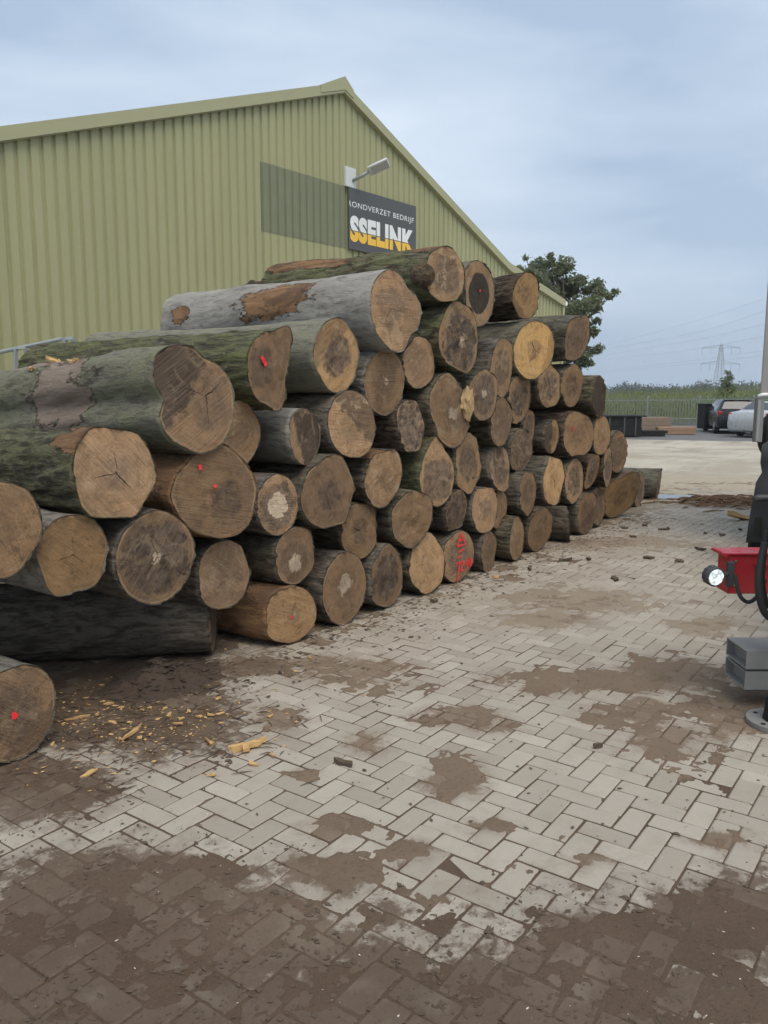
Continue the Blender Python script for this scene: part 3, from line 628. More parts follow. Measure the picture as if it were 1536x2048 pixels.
LOGS = {
 # key: u, v, z, r, length, label, options
 'L1': (3.27, 3.70, 1.71, .312, 3.0, 'heart-shaped log end with dark upper-left lobe and a notch, green-grey bark', dict(prof=P_('.93 .96 .93 .86 1.0 1.08 1.10 .96 .72 .94 1.0 1.0 1.06 1.03 .98 .95'), keep=2.2, warm=.35, stain=.55, hr=.55, dark=1, sdx=-.75, sdy=.66, so=.30, tone=.62, moss=.62, rough=.30, pith=(.25, .05), pitch=-.07, pgrey=.85, patch=[(160, 1.05, 52, .40), (108, 1.5, 14, .5)])),
 'L2': (2.68, 3.70, 1.31, .259, 3.0, 'log with a long crack right across its face, below the heart-shaped log', dict(cut=(-.05, .03), warm=.42, stain=.45, hr=.35, crack=1, moss=.65, tone=.15, rough=1, dark=.3, pitch=-.045, patch=[(130, .05, 20, .22)])),
 'L3': (1.98, 3.70, 1.10, .246, 2.8, 'tan log cut off by the left frame edge at mid height', dict(cut=(-.02, 0), warm=.55, stain=.35, hr=.4, crack=.4, tone=.4, dark=.3)),
 'L4': (2.42, 3.75, .90, .210, 2.8, 'clean light tan log between the left-edge log and the dark mottled log', dict(cut=(-.04, .02), warm=.8, stain=.15, hr=.3, crack=.5, tone=.6, moss=.05, rough=.4, dark=0, yellow=.15)),
 'L5': (2.92, 3.70, .81, .270, 2.8, 'dark mottled log with grey-brown blotches resting above the long lying log', dict(cut=(-.04, 0), warm=.3, stain=1, hr=.82, crack=.5, tone=.35, moss=.05, dark=.4, pale=.10, prof=P_('1 1.0 .98 1.02 .98 1.0 .99 1.0 1.0 1.02 1.0 .98'))),
 'L6': (3.53, 3.80, .58, .225, 2.8, 'flat grey-brown log tucked right of the dark mottled log', dict(cut=(-.05, .03), warm=.15, stain=.35, hr=.6, crack=.1, dark=.2, tone=.25, moss=0, rough=.8)),
 'L7': (3.40, 3.70, 1.13, .300, 2.7, 'big angular log with sawn facets and two small red dots', dict(prof=P_('1.02 .98 .95 1.0 1.06 .98 .95 1.05 1.10 1.02 .96 .90 .92 .98 1.06 1.0'), keep=.5, cut=(-.10, .05), warm=.35, stain=.75, hr=.35, dark=.15, crack=.1, bare=1, tone=.2, moss=0, rough=.5, pith=(.25, -.1), marks=[(.011, [(-.42, .62), (-.40, .52)]), (.013, [(-.08, .16)])])),
 'L8': (3.99, 3.75, .99, .205, 2.7, 'log with a pale cream rot patch ringed in black, beside the angular log', dict(cut=(-.05, 0), pale=.42, stain=.9, hr=.75, warm=.4, crack=.2, tone=.5, dark=.3, prof=P_('.98 .98 1.0 1.03 1.0 .98 .95 .96 1.0 1.05 1.02 1.0'))),
 'L9': (4.16, 3.75, .61, .205, 2.7, 'smaller log with a cream patch below centre, under the cream-hearted log', dict(cut=(-.05, .03), pale=.30, pith=(-.05, -.25), stain=.6, hr=.7, warm=.35, crack=.2, tone=.2, dark=.2)),
 'L11': (1.94, 3.55, .235, .232, 1.9, 'log lying alone on the ground at the lower left with a bright red dot', dict(warm=.3, stain=.7, hr=.6, dark=.5, crack=.2, tone=.6, moss=.1, yaw=.10, marks=[(.020, [(-.06, -.02)])], prof=P_('.98 1.02 1.0 .96 1.0 1.02 1 .98 1.0 1.0 1.02 .98'))),
 'L12': (4.05, 3.70, .21, .205, 2.7, 'peeled yellow-brown log on the ground at the left end of the bottom row', dict(bare=1, warm=.75, stain=.4, hr=.3, dark=.1, crack=.1, yellow=.15, tone=.4, moss=0, rough=.3, cut=(-.35, 0), yaw=.10, marks=[(.010, [(-.05, -.05)])])),
 'L13': (4.65, 3.70, .285, .274, 2.7, 'thick bottom-row log with a small cream centre patch, right of the peeled log', dict(cut=(-.03, 0), pale=.26, pith=(.0, .12), warm=.45, stain=.4, hr=.5, tone=.25, rough=.9, dark=.1, crack=.1, prof=P_('1.0 .98 1.0 1.02 1.0 .97 .95 .98 1.02 1.05 1.03 1.0'))),
 'L14': (5.20, 3.70, .262, .255, 2.7, 'dark-hearted bottom-row log, second to the left of the log painted 72.40', dict(warm=.35, stain=.95, hr=.72, dark=.1, crack=.1)),
 'L15': (5.81, 3.70, .268, .258, 2.7, 'buff bottom-row log immediately left of the log painted 72.40', dict(warm=.6, stain=.3, hr=.3, dark=.2, crack=.3, yellow=.1)),
 'L16': (6.34, 3.70, .244, .240, 2.7, 'bottom-row log spray painted in red with a triangle, strokes and 72.40', dict(warm=.35, stain=.7, hr=.65, dark=.3, crack=.1, tone=.2, moss=.1, marks=[
   (.008, [(-.16, .42), (.10, .92), (.38, .46), (-.16, .42)]), (.007, [(-.02, .63), (.26, .65)]), (.009, [(-.05, .18), (.28, .28)]), (.008, [(-.1, -.03), (.14, .04)]),
   (.008, [(-.22, -.26), (.04, -.20), (-.03, -.5), (-.08, -.98)]), (.008, [(.10, -.28), (.20, -.18), (.28, -.28), (.12, -.58), (.32, -.56)]), (.010, [(.39, -.56), (.41, -.55)]), (.008, [(.52, -.14), (.44, -.38), (.62, -.38)]), (.008, [(.57, -.22), (.55, -.54)]), (.008, [(.74, -.16), (.67, -.3), (.72, -.50), (.82, -.34), (.75, -.15)])])),
 'L17': (6.94, 3.70, .20, .204, 2.6, 'small plain bottom-row log immediately right of the log painted 72.40', dict(warm=.4, stain=.3, hr=.5, dark=.1, crack=.1)),
 'L18': (7.55, 3.70, .232, .226, 2.6, 'ringed bottom-row log, second to the right of the log painted 72.40', dict(warm=.5, stain=.35, hr=.3, dark=.05, crack=.1)),
 'L19': (8.12, 3.70, .258, .250, 2.6, 'round bottom-row log, third to the right of the log painted 72.40', dict(warm=.45, stain=.3, hr=.55, dark=.05, crack=.1)),
 'L20': (8.93, 3.72, .21, .205, 2.6, 'short dark-barked bottom-row log with a ragged split face', dict(warm=.6, stain=.4, hr=.5, tone=.2, cut=(.55, .1), prof=P_('.95 1.05 .9 1.02 1.0 .95 1.02 1.0 .98 1.0 .9 .95'))),
 'L21': (9.47, 3.70, .272, .262, 2.6, 'orange-rimmed log on the ground right of the ragged split log', dict(warm=.65, stain=.6, hr=.6, dark=.5, sdx=.5, sdy=-.8, so=.1, crack=.1)),
 'L22': (10.11, 3.80, .275, .250, 2.6, 'dull brown ground-level log left of the bulging two-lobed log', dict(warm=.3, stain=.6, hr=.7, dark=.3)),
 'L23': (10.98, 3.80, .352, .340, 2.6, 'bulging two-lobed yellow log at the far right foot of the pile', dict(prof=P_('1.0 1.05 1.08 1.0 .80 .72 .88 1.0 1.05 1.02 1.0 1.02 1.0 .92 .98 1.0'), warm=.85, yellow=.35, stain=.45, hr=.45, dark=.3, bare=.6, cut=(-.35, -.22))),
 'L24': (12.37, 4.00, .27, .262, 1.2, 'short mossy stub on the ground just past the right end of the pile', dict(tone=.5, moss=.5, warm=.3, yaw=.3, cut=(-.3, 0))),
 'L25': (13.52, 4.05, .25, .250, 1.6, 'lone log lying farthest right on the paving beside a puddle', dict(tone=.45, moss=.35, warm=.4, yaw=.35, dark=.3)),
 'M1': (4.95, 3.78, .675, .225, 2.7, 'second-row log with a star-cracked dark heart above the cream-centred bottom log', dict(warm=.6, stain=.7, hr=.45, crack=1, dark=.1)),
 'M2': (5.57, 3.70, .70, .243, 2.7, 'even buff second-row log with fine radial cracks, above the dark-hearted bottom log', dict(warm=.45, stain=.25, hr=.35, crack=.5, dark=.05, tone=.2)),
 'M3': (6.29, 3.70, .672, .202, 2.7, 'grey log with a tan bark ring, resting on the log painted 72.40', dict(warm=.45, stain=.95, hr=.85, crack=.1, dark=.4, sdx=0, sdy=-1, so=.1)),
 'M4': (6.84, 3.70, .635, .240, 2.6, 'log with swirling heart stain, above the small plain bottom log', dict(warm=.5, stain=.55, hr=.4, crack=.4, dark=.1)),
 'M5': (7.36, 3.82, .56, .200, 2.6, 'half-hidden second-row log wedged behind the swirl-stained log', dict(warm=.45, stain=.3, hr=.5)),
 'M6': (7.78, 3.70, .69, .236, 2.6, 'log with concentric dark rings above the two ringed bottom-row logs', dict(warm=.5, stain=.7, hr=.55, crack=.1, dark=.05)),
 'M7': (8.45, 3.70, .77, .290, 2.6, 'large orange-tan oval log with a horizontal crack, right of the dark-ringed log', dict(cut=(-.06, 0), warm=.9, stain=.3, hr=.35, crack=.8, dark=.15, yellow=.2, tone=.3)),
 'M8': (9.16, 3.75, .70, .270, 2.6, 'dark-hearted log between the orange-tan oval log and the far right logs', dict(cut=(-.1, 0), warm=.35, stain=.9, hr=.65, dark=.2)),
 'M9': (9.67, 3.73, .78, .245, 2.6, 'log with a purple-grey centre low in the right part of the pile', dict(warm=.6, stain=.9, hr=.6, dark=.3)),
 'M10': (10.19, 3.72, .79, .258, 2.6, 'red-brown log just left of the rounded end log, second row on the far right', dict(warm=.4, stain=.9, hr=.7, dark=.2)),
 'M11': (10.83, 3.82, .95, .275, 2.6, 'large brown log at the far right edge of the pile above the two-lobed log', dict(cut=(-.15, 0), warm=.4, stain=.7, hr=.75, dark=.2)),
 'N1': (4.48, 3.70, 1.02, .280, 2.7, 'large smooth grey-brown log with an off-centre dark heart, right of the cream-hearted log', dict(cut=(-.02, .0), warm=.25, stain=.8, hr=.38, pith=(-.05, 0), crack=.05, dark=.05, tone=.2)),
 'N2': (5.16, 3.70, 1.08, .234, 2.7, 'ringed tan log with torn bark on top, right of the large smooth grey-brown log', dict(warm=.5, stain=.35, hr=.3, crack=.1, dark=.1, tone=.2, patch=[(110, .12, 35, .2)])),
 'N3': (5.97, 3.70, 1.03, .265, 2.7, 'grey log with a pointed top and green bark, mid pile', dict(prof=P_('.84 .84 .86 .92 1.30 1.06 .92 .88 .88 .92 .98 1.02 1.04 1.0 .92 .86'), keep=.3, warm=.55, stain=.9, hr=.75, dark=.1, moss=.85, tone=.3, pith=(0, -.12), crack=.05)),
 'N4': (6.50, 3.70, 1.10, .280, 2.6, 'log with yellow and grey growth bands, right of the pointed grey log', dict(warm=.75, stain=.85, hr=.6, dark=.15, crack=.05)),
 'N5': (7.29, 3.78, .99, .243, 2.6, 'grey-faced log above the swirl-stained log, dark upper corner', dict(warm=.4, stain=.8, hr=.7, dark=.7, sdx=-.5, sdy=.85, so=.3)),
 'N6': (7.76, 3.78, 1.15, .234, 2.6, 'plain grey log above the dark-ringed log', dict(warm=.1, stain=.6, hr=.9, dark=.1)),
 'N7': (9.11, 3.70, 1.27, .278, 2.6, 'two-lobed pale log with a faint red streak, right part of the pile', dict(cut=(-.28, 0), prof=P_('1.08 1.02 .95 .88 .92 1.02 1.08 1.04 1.0 1.0 1.02 1.04 .92 1.02 1.1 1.1'), warm=.6, stain=.4, hr=.5, tone=.05, moss=0, marks=[(.008, [(-.5, .35), (-.38, .12)])])),
 'N7b': (8.62, 3.82, 1.25, .190, 2.6, 'narrow crescent of yellow wood in the shade left of the two-lobed pale log', dict(warm=.8, yellow=.2, stain=.5, hr=.6, dark=.9, sdx=-1, sdy=0, so=.0)),
 'N8': (9.87, 3.70, 1.22, .250, 2.6, 'tan log under the dark end log at the right edge of the pile', dict(cut=(-.1, 0), warm=.65, stain=.35, hr=.4, yellow=.1, dark=.2)),
 'O1': (4.33, 3.80, 1.45, .215, 2.7, 'log with an oblique dark hollow face and smooth grey bark below the half-moon log', dict(prof=P_('1.15 1.1 1.0 .9 .85 .9 .95 1.0 1.0 1.02 1.05 1.02 1.0 .98 1.0 1.1'), cut=(.30, .10), dark=1, sdx=.9, sdy=.3, so=-.45, warm=.6, stain=.8, tone=.85, moss=.1, rough=.25, keep=.4)),
 'O2': (4.81, 3.75, 1.51, .246, 2.7, 'log with a diagonal grey and tan split colour, right of the oblique dark log', dict(warm=.55, stain=.3, dark=.75, sdx=.7, sdy=.7, so=.05, prof=P_('.95 1 1.05 1.05 .98 .93 .92 .95 1.0 1.02 1.05 1.0'))),
 'O3': (5.63, 3.76, 1.47, .230, 2.7, 'dark brown six-sided log with a pointed lower corner', dict(prof=HEXA, keep=.4, warm=.15, stain=1, hr=.95, dark=.3, crack=.05, tone=.05, moss=0)),
 'O4': (6.17, 3.70, 1.59, .318, 2.6, 'large irregular log with a splintered yellow chunk on its right side', dict(cut=(-.12, .1), prof=P_('1.0 1.02 .88 .95 1.05 1.0 .95 1.0 .92 .85 .95 1.0 1.05 1.02 .96 .92'), warm=.5, stain=.5, hr=.5, dark=.5, tone=.2, pale=.18, pith=(.1, -.1))),
 'O5': (6.78, 3.70, 1.73, .245, 2.6, 'mottled grey log right of the splintered log', dict(warm=.35, stain=.9, hr=.75, pale=.14, dark=.3)),
 'O6': (7.24, 3.75, 1.46, .236, 2.6, 'plain brown-grey log in the middle, under the mottled grey log', dict(warm=.2, stain=.5, hr=.7, dark=.15)),
 'O7': (7.76, 3.82, 1.68, .258, 2.6, 'half-hidden dark-ringed log below the bright orange log', dict(warm=.55, stain=1, hr=.65, dark=.2)),
 'O8': (8.09, 3.85, 1.39, .182, 2.6, 'thin sliver of a log peeping out below the half-hidden dark-ringed log', dict(warm=.4, stain=.8)),
 'O9': (3.79, 3.90, 1.48, .208, 2.7, 'shaded log peeping out between the heart-shaped log and the angular log', dict(warm=.5, stain=.5, hr=.5, tone=.3)),
 'P1': (3.91, 3.75, 1.91, .248, 2.55, 'half-moon log end with a red paint dash and furrowed green bark', dict(prof=P_('.94 1.14 1.56 1.08 .93 .87 .85 .84 .83 .87 .92 .97 1.02 1.27 1.13 .88'), keep=.20, cut=(.12, .0), warm=.4, stain=.75, hr=.5, pith=(-.25, .0), moss=1, tone=.30, rough=1, crack=.2, dark=.1, marks=[(.016, [(-.28, .28), (-.16, .14)]), (.018, [(-.18, .20), (-.08, .04)])])),
 'P2': (4.73, 3.82, 2.02, .270, 2.65, 'large dark-centred log with yellow rim, right of the half-moon log', dict(cut=(-.02, 0), warm=.75, yellow=.15, stain=.95, hr=.58, dark=.5, sdx=-.6, sdy=.75, so=.2, tone=.75, moss=.45, rough=.3, crack=.1)),
 'P3': (5.31, 3.80, 1.83, .257, 2.7, 'chipped log with a small white pith spot, under the smooth silver-grey log', dict(warm=.4, stain=.5, hr=.5, pale=.10, dark=.1, crack=.6, tone=.7, prof=P_('.98 1 1.02 1.02 .98 .96 .98 .98 1.0 1.04 1.03 .98'))),
 'P4': (5.81, 3.80, 2.00, .225, 2.7, 'small even brown log under the right end of the smooth grey log', dict(cut=(-.12, 0), warm=.3, stain=.35, hr=.6, dark=.05, crack=.1)),
 'P5': (6.31, 3.70, 2.22, .322, 2.6, 'big bluish grey oval log with a yellow flake, below the top log', dict(cut=(-.05, 0), warm=.7, stain=1, hr=.82, dark=.1, tone=.15, moss=.8, pale=.12, pith=(.05, -.15))),
 'P6': (7.29, 3.78, 1.99, .292, 2.6, 'oval log with rough dark bark, under the black-hearted log', dict(warm=.6, stain=.7, hr=.6, dark=.1, tone=.4, rough=1)),
 'P7': (7.84, 3.70, 2.19, .300, 2.6, 'bright orange-yellow log with a grey star-cracked centre, upper right', dict(cut=(-.27, 0), warm=1, yellow=.75, lum=1.0, stain=.5, hr=.36, crack=1, dark=.35, sdx=.9, sdy=-.3, so=.55)),
 'P8': (8.52, 3.82, 1.83, .252, 2.6, 'brown log right below the bright orange log', dict(cut=(-.12, .05), warm=.4, stain=.9, hr=.6, dark=.4)),
 'P9': (9.02, 3.76, 1.84, .246, 2.6, 'tan log with a darker core under the top right overhanging log', dict(cut=(-.12, 0), warm=.55, stain=.7, hr=.5, dark=.2)),
 'P10': (9.74, 3.70, 1.70, .258, 2.6, 'dark-faced log with greenish bark sticking out at the right edge of the pile', dict(warm=.0, stain=1, hr=1.2, dark=.9, sdx=0, sdy=0, so=-1, tone=.05, moss=.35)),
 'Q1': (5.30, 3.70, 2.39, .298, 2.48, 'long smooth silver-grey log with a torn brown bark patch, near the top', dict(cut=(-.10, .04), prof=P_('1.12 1.05 .86 .92 1.04 1.02 .98 .96 .94 .95 .98 1.02 1.10 1.06 .90 1.06'), keep=.9, warm=.45, stain=.6, hr=.5, pith=(-.2, 0), dark=.3, sdx=1, sdy=0, so=.5, tone=1, moss=.0, rough=.10, crack=.3, taper=-.08, patch=[(150, 1.05, 34, .42), (165, 2.2, 20, .14)])),
 'Q2': (6.06, 3.70, 2.74, .240, 1.9, 'topmost log of the pile with dark mossy bark and a sawn branch stub', dict(warm=.4, stain=.8, hr=.65, dark=.2, moss=.75, tone=.15, rough=.7, patch=[(125, 1.35, 22, .75), (100, .12, 30, .2)])),
 'Q3': (6.83, 3.80, 2.67, .296, 2.6, 'log with a black hollow-looking heart and a red dot, right of the topmost log', dict(warm=.45, stain=1, hr=.62, dark=1, sdx=0, sdy=0, so=0, tone=.6, crack=.3, marks=[(.014, [(.0, .08)])], hollow=1)),
 'Q4': (7.84, 3.80, 2.74, .240, 2.6, 'pale cream-faced log with reddish brown bark against the shed, upper right', dict(warm=.75, yellow=.25, stain=.3, hr=.4, dark=.5, sdx=-.5, sdy=-.7, so=.5, tone=.0, moss=0, rough=.9)),
 'Q5': (8.96, 3.70, 2.37, .268, 2.6, 'overhanging top log at the right end with scaly mossy bark', dict(warm=.3, stain=.7, hr=.8, dark=.2, tone=.4, moss=.35, rough=1, cut=(-.15, -.25))),
}
# Q3: dark disc in the heart rather than a one-sided stain
LOGS['Q3'][6].update(dark=0.0, stain=.3, hr=.3, core=.64, lum=.95); LOGS['P10'][6].update(dark=1.0)
for i, (key, (u, v, z, r, ln, lab, kk)) in enumerate(LOGS.items()):
    root, co = make_log(key, u, v, z, r, ln, lab, 11 + i * 7, **kk)
    if key == 'Q2':
        mb = MB(); mb.tube([(-.05, .22, .25), (-.22, .10, .22), (-.27, .05, .21)], [.12, .10, .095], 18); st = mb.build('branch_stub', M['bark'], root, True)
        for a, b in (('tone', .1), ('moss', .2), ('rough', .8), ('bare', .3)): st[a] = b
    if key == 'O4':
        bm = bmesh.new(); bmesh.ops.create_icosphere(bm, subdivisions=3, radius=1)
        for q in bm.verts:
            p = q.co.copy(); d = 1 + .45 * (mnoise.noise(p * 2.3)) ; q.co = Vector((p.x * .085 * d + .24, p.y * .05 * d - .03, p.z * .15 * d * (1 + .3 * p.x) + r + .05))
        me = bpy.data.meshes.new('splintered_chunk'); bm.to_mesh(me); bm.free(); M['splinter'] = plain('fresh_splintered_wood', (.44, .30, .155), .85, var=.35, scale=22, bump=.006); me.materials.append(M['splinter']); obj('splintered_chunk', me, root)
# the long log lying across the foot of the pile
a = Vector((3.60, 4.00, .24)); dirn = (Vector((2.25, 5.55, 0)) - Vector((3.60, 4.00, 0))).normalized()
rl, _ = make_log('L10', a.x, a.y, .245, .225, 2.2, 'long dark-barked log lying crosswise on the ground under the left stack', 901, tone=.22, moss=.03, rough=.55, taper=.25, yaw=math.atan2(-dirn.x, dirn.y), cut=(0, 0), warm=.3, patch=[(20, 1.62, 20, .14)])

# ------------------------------------------------------------------ debris on the paving
def flake(name, p, L_, W_, T_, rz, mat, seed, tilt=0.1):
    r = random.Random(seed); n = 19 if L_ > .15 else 9; top = []; bot = []
    for i in range(n):
        a = 2 * math.pi * i / n; k = r.uniform(.35, 1.3); x, y = math.cos(a) * L_ / 2 * k, math.sin(a) * W_ / 2 * k * (1 - .3 * math.cos(a))
        top.append((x, y, T_ * r.uniform(.6, 1.3) + abs(x) * r.uniform(0, .15))); bot.append((x * .95, y * .95, abs(x) * .08 * r.random()))
    vs = top + bot + [(0, 0, T_ * 1.25), (0, 0, 0)]
    fs = [(i, (i + 1) % n, 2 * n) for i in range(n)] + [(n + (i + 1) % n, n + i, 2 * n + 1) for i in range(n)] + [(i, n + i, n + (i + 1) % n, (i + 1) % n) for i in range(n)]
    o = obj(name, mesh(name, vs, fs, mat)); o.location = (p.x, p.y, p.z); o.rotation_euler = (r.uniform(-tilt, tilt), r.uniform(-tilt, tilt), rz); return o
t = NT('fresh_wood_chip'); P = t.coords(); g = t.mix(t.noise(t.vmul(P, (12, 90, 60)), 1, 5, .6), (.36, .20, .075), (.66, .45, .20)); t.bump(t.noise(t.vmul(P, (12, 120, 60)), 1, 4, .6), .003); M['chip'] = t.fin(g, .8)
M['barkscrap'] = plain('bark_scrap', (.10, .072, .05), .9, var=.5, scale=30, bump=.004)
def onsand(x, y, dz=.004):
    p = gnd(x, y); p.z = dz; return p
UNI = [(495, 1497, .17, .10, .022, .5, 'large fresh yellow splinter of wood lying alone on the pavers'), (420, 1488, .11, .022, .014, 2.2, 'narrow curved orange splinter left of the large yellow splinter'),
       (180, 1550, .085, .035, .010, .9, 'orange splinter lying at the edge of the dark mud, lower left'), (268, 1468, .30, .022, .012, 1.5, 'long yellow stick of split wood lying beside the wood chips'),
       (150, 1440, .14, .015, .010, .55, 'thin stick beside the log with the bright red dot'), (425, 1553, .05, .02, .008, .8, 'small yellow chip lying by itself below the large yellow splinter'),
       (1490, 1040, .75, .16, .04, .30, 'pale peeled wood slab lying beside the truck'), (990, 1157, .07, .05, .02, .2, 'orange chip on the paving near the log painted 72.40')]
for i, (x, y, l, w, th, rz, lab) in enumerate(UNI): tag(flake('wood_splinter', onsand(x, y), l, w, th, rz + (-.95), M['chip'], 70 + i, .25), lab, 'splinter')
CH = [(300, 1418), (285, 1422), (330, 1420), (362, 1440), (240, 1480), (225, 1448), (355, 1450), (420, 1432), (400, 1436), (440, 1430), (195, 1432), (338, 1434), (280, 1478), (105, 1492), (215, 1410), (540, 1435), (545, 1513), (505, 1530), (300, 1472), (450, 1300), (620, 1318), (590, 1345)]
for i, (x, y) in enumerate(CH): tag(flake('wood_chip', onsand(x, y), RNG.uniform(.03, .075), RNG.uniform(.014, .03), .008, RNG.uniform(0, 6), M['chip'], 200 + i), 'small yellow wood chip among the litter at the foot of the left stack', 'wood chip', 'yellow wood chips on the paving')
BK = [(1130, 1122), (1300, 1118), (1330, 1060), (1290, 1052), (1410, 1068), (1445, 1072), (1250, 1058), (1360, 1125), (1230, 1160), (1195, 1496), (690, 1530), (1178, 1120), (1060, 1140), (870, 1205), (560, 1348), (1480, 1060), (1400, 1100), (1265, 1075), (1440, 1100)]
for i, (x, y) in enumerate(BK): tag(flake('bark_scrap', onsand(x, y), RNG.uniform(.07, .19) * (1 if y < 1250 else .6), RNG.uniform(.04, .08) * (1 if y < 1250 else .6), .018, RNG.uniform(0, 6), M['barkscrap'], 300 + i), 'brown scrap of bark lying on the open paving', 'bark scrap', 'bark scraps on the paving')
for i, (du, v_, l, w, rz, lab) in enumerate([(-.10, 4.75, .20, .035, 1.3, 'orange shred of torn wood lying on top of the heart-shaped log, farthest left'), (-.03, 5.0, .26, .05, 1.7, 'larger pile of torn orange wood on the back of the heart-shaped log'),
        (-.14, 4.25, .09, .02, 1.5, 'single orange chip resting on the green-grey bark of the heart-shaped log'), (-.12, 5.2, .16, .04, 1.1, 'torn orange shred on the heart-shaped log beside the grey rail')]):
    tag(flake('wood_splinter', Vector((3.24 + du, v_, 1.71 + math.sqrt(.30 ** 2 - du ** 2) - .07 * (v_ - 3.7) + .012)), l, w, .022, rz, M['chip'], 500 + i, .3), lab, 'splinter')
tag(flake('bark_chunk', Vector((5.42, 5.35, 2.66)), .30, .16, .07, 1.2, M['barkscrap'], 520), 'dark chunk of bark perched on top of the silver-grey log', 'bark chunk')
def crumbs(name, label, n, fn, mat, smin, smax, cat='litter'):
    vs = []; fs = []; r = random.Random(n)
    for i in range(n):
        p = fn(r); s = r.uniform(smin, smax) * (.4 + r.random() ** 3 * 1.4); a = r.uniform(0, 6.28); c, d = math.cos(a), math.sin(a); e = r.uniform(.25, .7); h = s * r.uniform(.08, .3); b = len(vs)
        for x, y, z in ((-1, 0, 0), (0, -e, 0), (1, .1, 0), (0, e, 0), (.1, 0, 1)): vs.append((p[0] + (x * c - y * d) * s, p[1] + (x * d + y * c) * s, p[2] + z * h + .001))
        fs += [(b, b + 1, b + 4), (b + 1, b + 2, b + 4), (b + 2, b + 3, b + 4), (b + 3, b, b + 4)]
    return tag(obj(name, mesh(name, vs, fs, mat)), label, cat, kind='stuff')
def _near(r): x = 1.6 + r.random() ** .8 * 10; return (x, 3.72 - abs(r.gauss(0, .33)), .003)
crumbs('bark_crumbs', 'dark crumbs of bark strewn along the foot of the pile', 2600, _near, M['barkscrap'], .004, .022)
def _shred(r): p = gnd(r.gauss(230, 170), r.gauss(1430, 62)); return (p.x, p.y, .004)
mb = MB(); r5 = random.Random(77)
for i in range(420):
    p = Vector(_shred(r5)); a = r5.uniform(0, 6.28); l = r5.uniform(.02, .11); d = Vector((math.cos(a), math.sin(a), r5.gauss(0, .04))) * l / 2; mb.tube([p - d, p + Vector((0, 0, .004)) + d.orthogonal() * .04, p + d], [.001, .0035, .001], 3)
tag(mb.build('bark_shreds', M['barkscrap']), 'matted dark bark shreds in the litter below the crosswise log', 'litter', kind='stuff')
def _left(r): p = gnd(r.gauss(250, 150), r.gauss(1435, 50)); return (p.x, p.y, .004)
crumbs('wood_crumbs', 'yellow sawdust crumbs and chips in the dark litter at the lower left', 900, _left, M['chip'], .003, .015)
def _wide(r): f = 1.9 + r.random() ** 1.4 * 11; l = r.uniform(-.5, .52) * f; p = LF(l, f); return (p.x, min(p.y, 3.7), .003)
crumbs('grit', 'small dark grit and bits scattered over the pavers', 1800, _wide, M['barkscrap'], .003, .011)
def _mud(r):
    while True:
        p = gnd(r.uniform(-80, 1600), r.uniform(1640, 2080)) if r.random() < .8 else gnd(r.gauss(180, 160), r.gauss(1500, 70))
        if p.y < 3.7 and dirt_field(np.array([p.x]), np.array([p.y]))[1][0] > .45: return (p.x, p.y, .001)
crumbs('mud_crumbs', 'dark crumbs of mud and bark trodden into the wet dirt in the foreground', 2600, _mud, M['barkscrap'], .003, .014)
M['pebble'] = plain('pale_grit', (.55, .53, .49), .8, var=.2); crumbs('pale_grit', 'tiny pale stones scattered on the mud', 500, _wide, M['pebble'], .002, .006)
# heap of soil by the lying log
hp = gnd(325, 1362); n = 44; vs = []; fs = []
for i in range(n):
    for j in range(n):
        x, y = (i / (n - 1) - .5) * .9, (j / (n - 1) - .5) * .7; d = math.hypot(x / .42, y / .3); h = max(0, 1 - d) ** 1.3 * .17
        h *= .8 + .9 * mnoise.noise(Vector((x * 7, y * 7, 1))); h += (.02 * mnoise.noise(Vector((x * 16, y * 16, 4))) + .012 * mnoise.noise(Vector((x * 38, y * 38, 4)))) * min(1, max(0, 1.15 - d) * 2); vs.append((x, y, max(-.012, h - .004)))
fs = [(i * n + j, (i + 1) * n + j, (i + 1) * n + j + 1, i * n + j + 1) for i in range(n - 1) for j in range(n - 1)]
M['soil'] = plain('dark_soil', (.070, .048, .034), .95, var=.5, scale=14, bump=.012)
heap = tag(obj('soil_heap', mesh('soil_heap', vs, fs, M['soil'], True)), 'small heap of dark soil and bark in front of the crosswise log', 'soil heap'); heap.location = (hp.x, hp.y, .002)
def _heap(r):
    x, y = r.gauss(0, .2), r.gauss(0, .14); i = min(n - 1, max(0, int((x / .9 + .5) * (n - 1)))); j = min(n - 1, max(0, int((y / .7 + .5) * (n - 1)))); return (x, y, HV[i * n + j][2])
HV = vs; hc = crumbs('clods', None, 900, _heap, M['soil'], .008, .035, None); hc.parent = heap
# far heap of bark strips, and the puddle
bp = gnd(1462, 1008); rr = random.Random(5); mb = MB()
for i in range(260):
    x, y = rr.gauss(0, .5), rr.gauss(0, .28); a = rr.gauss(.2, .5); l = rr.uniform(.1, .38); z = max(0, .12 - .1 * (x * x + 3 * y * y)) * rr.random() + .012
    d = Vector((math.cos(a), math.sin(a), rr.gauss(0, .08))) * l / 2; c = Vector((x, y, z)); mb.tube([c - d, c + Vector((0, 0, .012)), c + d], [.008, .016, .006], 4)
M['strip'] = plain('bark_strip', (.21, .125, .07), .9, var=.5, scale=20)
o = mb.build('bark_heap', M['strip']); o.location = bp; o.rotation_euler.z = -.95; tag(o, 'low heap of reddish bark strips on the paving next to the truck', 'bark heap', kind='stuff')
t = NT('puddle_water'); M['water'] = t.fin((.05, .055, .06), .04, Specular_IOR_Level=.7)
pp = gnd(1345, 994); vs = [(math.cos(a) * .62 * (1 + .25 * math.sin(2.3 * a) + .1 * math.sin(5 * a)), math.sin(a) * .26 * (1 + .2 * math.cos(3 * a)), 0) for a in np.linspace(0, 2 * math.pi, 40)[:-1]]
